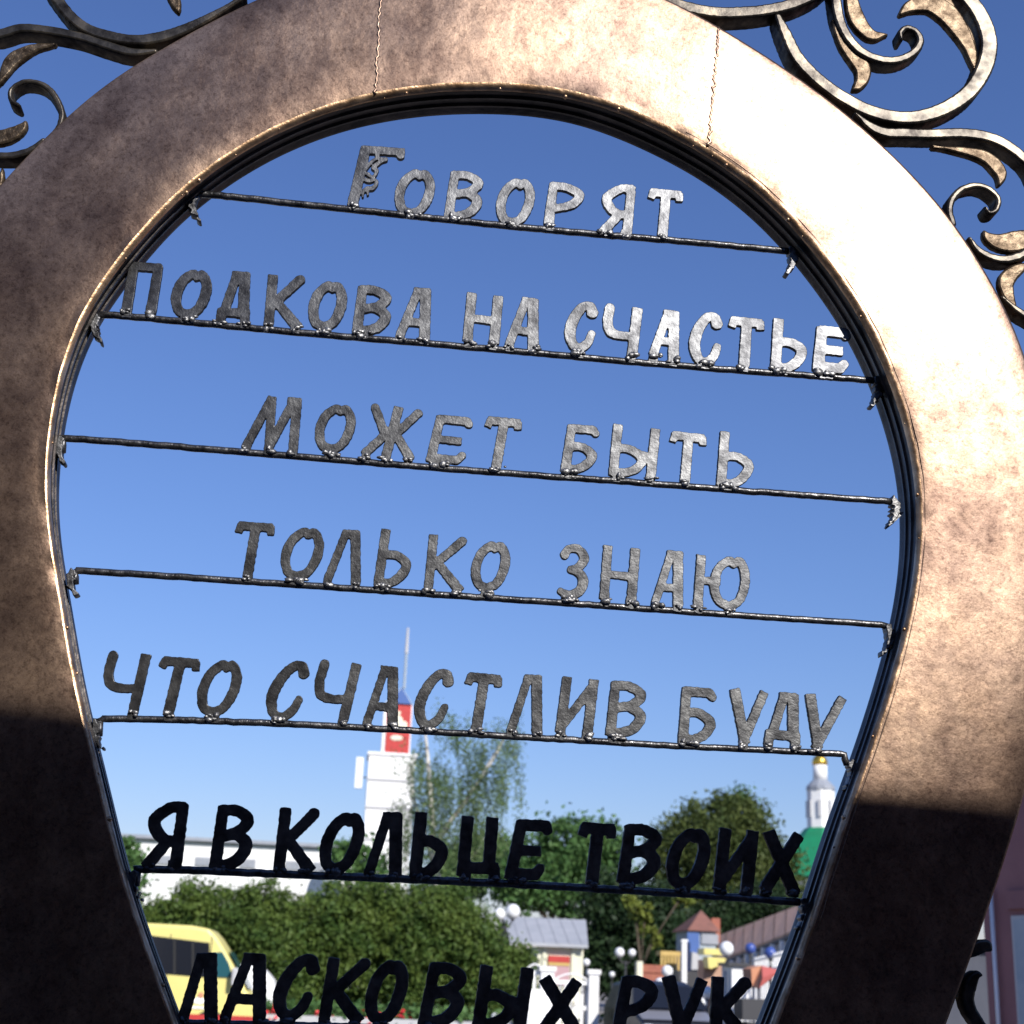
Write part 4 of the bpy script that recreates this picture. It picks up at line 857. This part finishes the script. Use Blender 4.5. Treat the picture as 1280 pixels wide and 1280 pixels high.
# long brown roofed market hall, its roof rising towards the viewer's right
mh = thing('brown_roofed_hall', (X(955,1180,50), 50, 0), 'long hall with ribbed brown roof running towards the right leg', 'building')
A0 = P3(897,1200,58); A1 = P3(1012,1150,40); A2 = P3(897,1172,62); A3 = P3(1012,1110,44)
A0b = P3(940,1190,51); 
lo0 = P3(896,1204,52); lo1 = P3(1014,1158,38); hi0 = P3(897,1172,69); hi1 = P3(1014,1128,53)
nseg = 9; 
for k in range(nseg):
    t0, t1 = k/nseg+.004, (k+1)/nseg-.004; q = [lo0+(lo1-lo0)*t0, lo0+(lo1-lo0)*t1, hi0+(hi1-hi0)*t1, hi0+(hi1-hi0)*t0]
    V = q+[p+np.array([0, 0, .08]) for p in q]
    mk('roof_panel', V, [(3,2,1,0),(4,5,6,7),(0,1,5,4),(1,2,6,5),(2,3,7,6),(3,0,4,7)], BROWNR, mh)
V = [lo0*[1,1,0], lo1*[1,1,0], lo1-[0,0,.12], lo0-[0,0,.12], hi0*[1,1,0], hi1*[1,1,0], hi1-[0,0,.12], hi0-[0,0,.12]]
mk('wall', V, [(0,1,2,3),(5,4,7,6),(1,5,6,2),(4,0,3,7)], GREY, mh)
m = MB(); m.tube([lo0-[0,0,.08], lo1-[0,0,.08]], .07, 6); m.build('gutter', DGREY, mh)
for k in range(11):
    p = lo0+(lo1-lo0)*(k+.5)/11; MB().box((p[0]-.12, p[1]-.12, p[2]/2-.06), (.12, .12, p[2]-.12)).build('column', WPAINT, mh)
# grey picket fence
pf = thing('picket_fence', (X(975,1195,34), 34.5, 0), 'tall pale grey picket fence under the brown hall roof', 'fence')
for k in range(26):
    px = 944+k*2.6; py = 1197-k*.62; p = P3(px, py, 34.5-k*.24); MB().box((p[0], p[1], p[2]/2), (.032, .03, p[2])).build('picket', WPAINT, pf)
p, q = P3(942, 1213, 34.6), P3(1010, 1206, 28.6); MB().tube([p, q], .03, 5).build('rail', WPAINT, pf); p, q = P3(942, 1201, 34.6), P3(1010, 1186, 28.6); MB().tube([p, q], .03, 5).build('rail', WPAINT, pf)
# parasol
pa = thing('orange_parasol', (X(955,1220,29.5), 29.5, 0), 'orange and red parasol canopy beside the white column', 'parasol')
ps = lambda x, y, d=0: P3(x, y, 29.5+d)
def solid(q, dep): 
    q = [np.array(v) for v in q]; n = len(q); return q+[v+np.array([0, dep, 0]) for v in q], [tuple(range(n)), tuple(reversed(range(n, 2*n)))]+[(i, i+n, (i+1) % n+n, (i+1) % n) for i in range(n)]
m = MB(); m.add(*solid([ps(939,1211), ps(952,1207), ps(953,1222,-.3), ps(948,1235,-.3), ps(940,1233)], .7)); m.build('orange_gore', ORANGE, pa)
m = MB(); m.add(*solid([ps(952.3,1207), ps(976,1213), ps(964,1224), ps(949,1235.2,-.3), ps(953.3,1222,-.3)], .7)); m.build('red_gore', REDC, pa)
c = ps(955,1230); MB().tube([(c[0], 29.9, 0), (c[0], 29.9, c[2]+.2)], .03, 8).build('pole', LGREY, pa)
# white column / booth
wc = thing('white_booth', (X(928,1245,32), 32.5, 0), 'tall white booth with flat dark lid between the globe lamp and parasol', 'booth')
xa, xb = X(915,1245,32), X(934,1245,32); zt_ = Z(925,1208,32)
MB().box(((xa+xb)/2, 32.4, zt_/2), (xb-xa, .8, zt_)).build('booth_body', WPAINT, wc)
MB().box((X(937.5,1245,32), 32.35, zt_/2), (.12, .6, zt_)).build('side_post', WPAINT, wc)
MB().box(((xa+xb)/2, 32.4, zt_+.04), (xb-xa+.2, 1.0, .07)).build('lid', DGREY, wc)
MB().box((xa-.08, 32.3, zt_/2-.05), (.06, .06, zt_-.1)).build('corner_post', LGREY, wc)
cr = thing('dark_crate_stack', (X(958,1255,28.4), 28.6, 0), 'dark crates stacked below the orange parasol', 'crates')
for k in range(3): MB().box((X(957,1260,28.4)+(k % 2)*.1, 28.8, .25+.46*k), (.95, .7, .42)).build('crate', DGREY, cr)

# ------------------------------------------------------------------ DARK CAR on the path
YCR = 27.5; cc = P3(850, 1270, YCR)
CAR = thing('dark_car', (cc[0], YCR+2, 0), 'dark people carrier with pale bonnet facing the horseshoe', 'car')
xm = cc[0]; hw = .80
def fr(y, z, k=1): return [(xm-hw*k, y, z), (xm+hw*k, y, z)]
sec = [(YCR, .32, .93), (YCR-.03, .62, .97), (YCR+.05, .88, .95), (YCR+.85, 1.07, .93), (YCR+1.55, 1.58, .78), (YCR+2.0, 1.66, .76), (YCR+4.0, 1.60, .76), (YCR+4.5, 1.1, .93), (YCR+4.5, .32, .95)]
V = []; [V.extend(fr(y, z_, k)) for y, z_, k in sec]; n = len(sec)
F = [(2*i, 2*i+1, 2*i+3, 2*i+2) for i in range(n-1)]+[tuple(2*i for i in range(n))][0:1]+[tuple(2*i+1 for i in reversed(range(n)))]+[(2*n-2, 2*n-1, 1, 0)]
cb = mk('body', V, F, CARP, CAR); bv = cb.modifiers.new('bevel', 'BEVEL'); bv.width = .08; bv.segments = 3
mk('windscreen', [(xm-.78, YCR+.9, 1.10), (xm+.78, YCR+.9, 1.10), (xm+.64, YCR+1.5, 1.54), (xm-.64, YCR+1.5, 1.54)], [(0, 1, 2, 3)], GLASS, CAR).location = (0, -.045, .03)
mk('bonnet', [(xm-.74, YCR+.10, .925), (xm+.74, YCR+.10, .925), (xm+.74, YCR+.80, 1.085), (xm-.74, YCR+.80, 1.085)], [(0, 1, 2, 3)], SILVERCAR, CAR)
MB().box((xm, YCR-.05, .62), (.95, .06, .2)).build('grille', DGREY, CAR); MB().box((xm, YCR-.06, .38), (1.6, .08, .14)).build('bumper', DGREY, CAR)
for sx in (-1, 1):
    MB().ball((xm+sx*.64, YCR+.02, .74), .14, sc=(1.2, .5, .7)).build('headlight', HEADL, CAR, smooth=True)
    MB().box((xm+sx*.93, YCR+1.1, 1.12), (.16, .1, .14)).build('side_mirror', DGREY, CAR)
    for yy in (.9, 3.7): w = MB().tube([(xm+sx*.62, YCR+yy, .32), (xm+sx*.86, YCR+yy, .32)], .32, 20).build('wheel', RUBBER, CAR); MB().tube([(xm+sx*.85, YCR+yy, .32), (xm+sx*.875, YCR+yy, .32)], .19, 14).build('rim', LGREY, w)

# ------------------------------------------------------------------ PINK BUILDING AT THE RIGHT EDGE
pc = P3(1237, 1225, 12); nd = np.array([-.98, -.2, 0]); nd /= np.linalg.norm(nd); wd_ = np.array([nd[1]*-1, nd[0], 0])   # along the wall
if wd_[1] > 0: wd_ = -wd_
PKB = thing('pink_building', (pc[0], pc[1], 0), 'dusky pink rendered building with a white downpipe at the right edge', 'building')
def wallbox(s0, s1, d0, d1, z0, z1):
    q = [pc+wd_*s0+nd*d0, pc+wd_*s1+nd*d0, pc+wd_*s1+nd*d1, pc+wd_*s0+nd*d1]
    return [(p[0], p[1], z0) for p in q]+[(p[0], p[1], z1) for p in q], [(0,1,2,3),(7,6,5,4),(0,4,5,1),(1,5,6,2),(2,6,7,3),(3,7,4,0)]
m = MB(); m.add(*wallbox(0, 4, -5, 0, 0, 4.6)); m.build('wall', PINK, PKB)
m = MB(); m.add(*wallbox(-.1, 4.3, -5.3, .15, 4.6, 4.75)); m.build('cornice', LGREY, PKB)
m = MB(); m.add(*wallbox(0, .1, 0, .03, 0, 4.6)); m.build('corner_strip', PINK, PKB)
p = pc+wd_*.17+nd*.05; MB().tube([(p[0], p[1], .3), (p[0], p[1], Z(1245, 1112, p[1]))], .021, 10).build('downpipe', WPAINT, PKB, smooth=True)
for k in range(3):
    f = MB().add(*wallbox((.42+k*1.1), (.95+k*1.1), 0, .02, .9, Z(1270, 1148, 12))).build('window_frame', LGREY, PKB); MB().add(*wallbox((.46+k*1.1), (.91+k*1.1), .02, .026, 1.0, Z(1270, 1153, 12))).build('pane', LBLUE, f)
    MB().add(*wallbox((.38+k*1.1), (1.0+k*1.1), 0, .04, Z(1270, 1140, 12), Z(1270, 1118, 12))).build('window_hood', PINK, PKB)
gb = thing('grey_low_building', (X(1220,1230,36), 36, 0), 'low light grey building with its shade painted in blue grey, behind the dark scroll, left of the pink wall', 'building')
xa, xb = X(1150,1230,36), X(1250,1230,36); zt_ = Z(1228,1188,36)
MB().box(((xa+xb)/2, 38, zt_/2), (xb-xa, 4, zt_)).build('wall', SHADEGREY, gb); MB().box(((xa+xb)/2, 38, zt_+.08), (xb-xa+.4, 4.4, .16)).build('roof', DGREY, gb)
print('SUN', SUN, math.degrees(elev), 'eave', ea, eb)
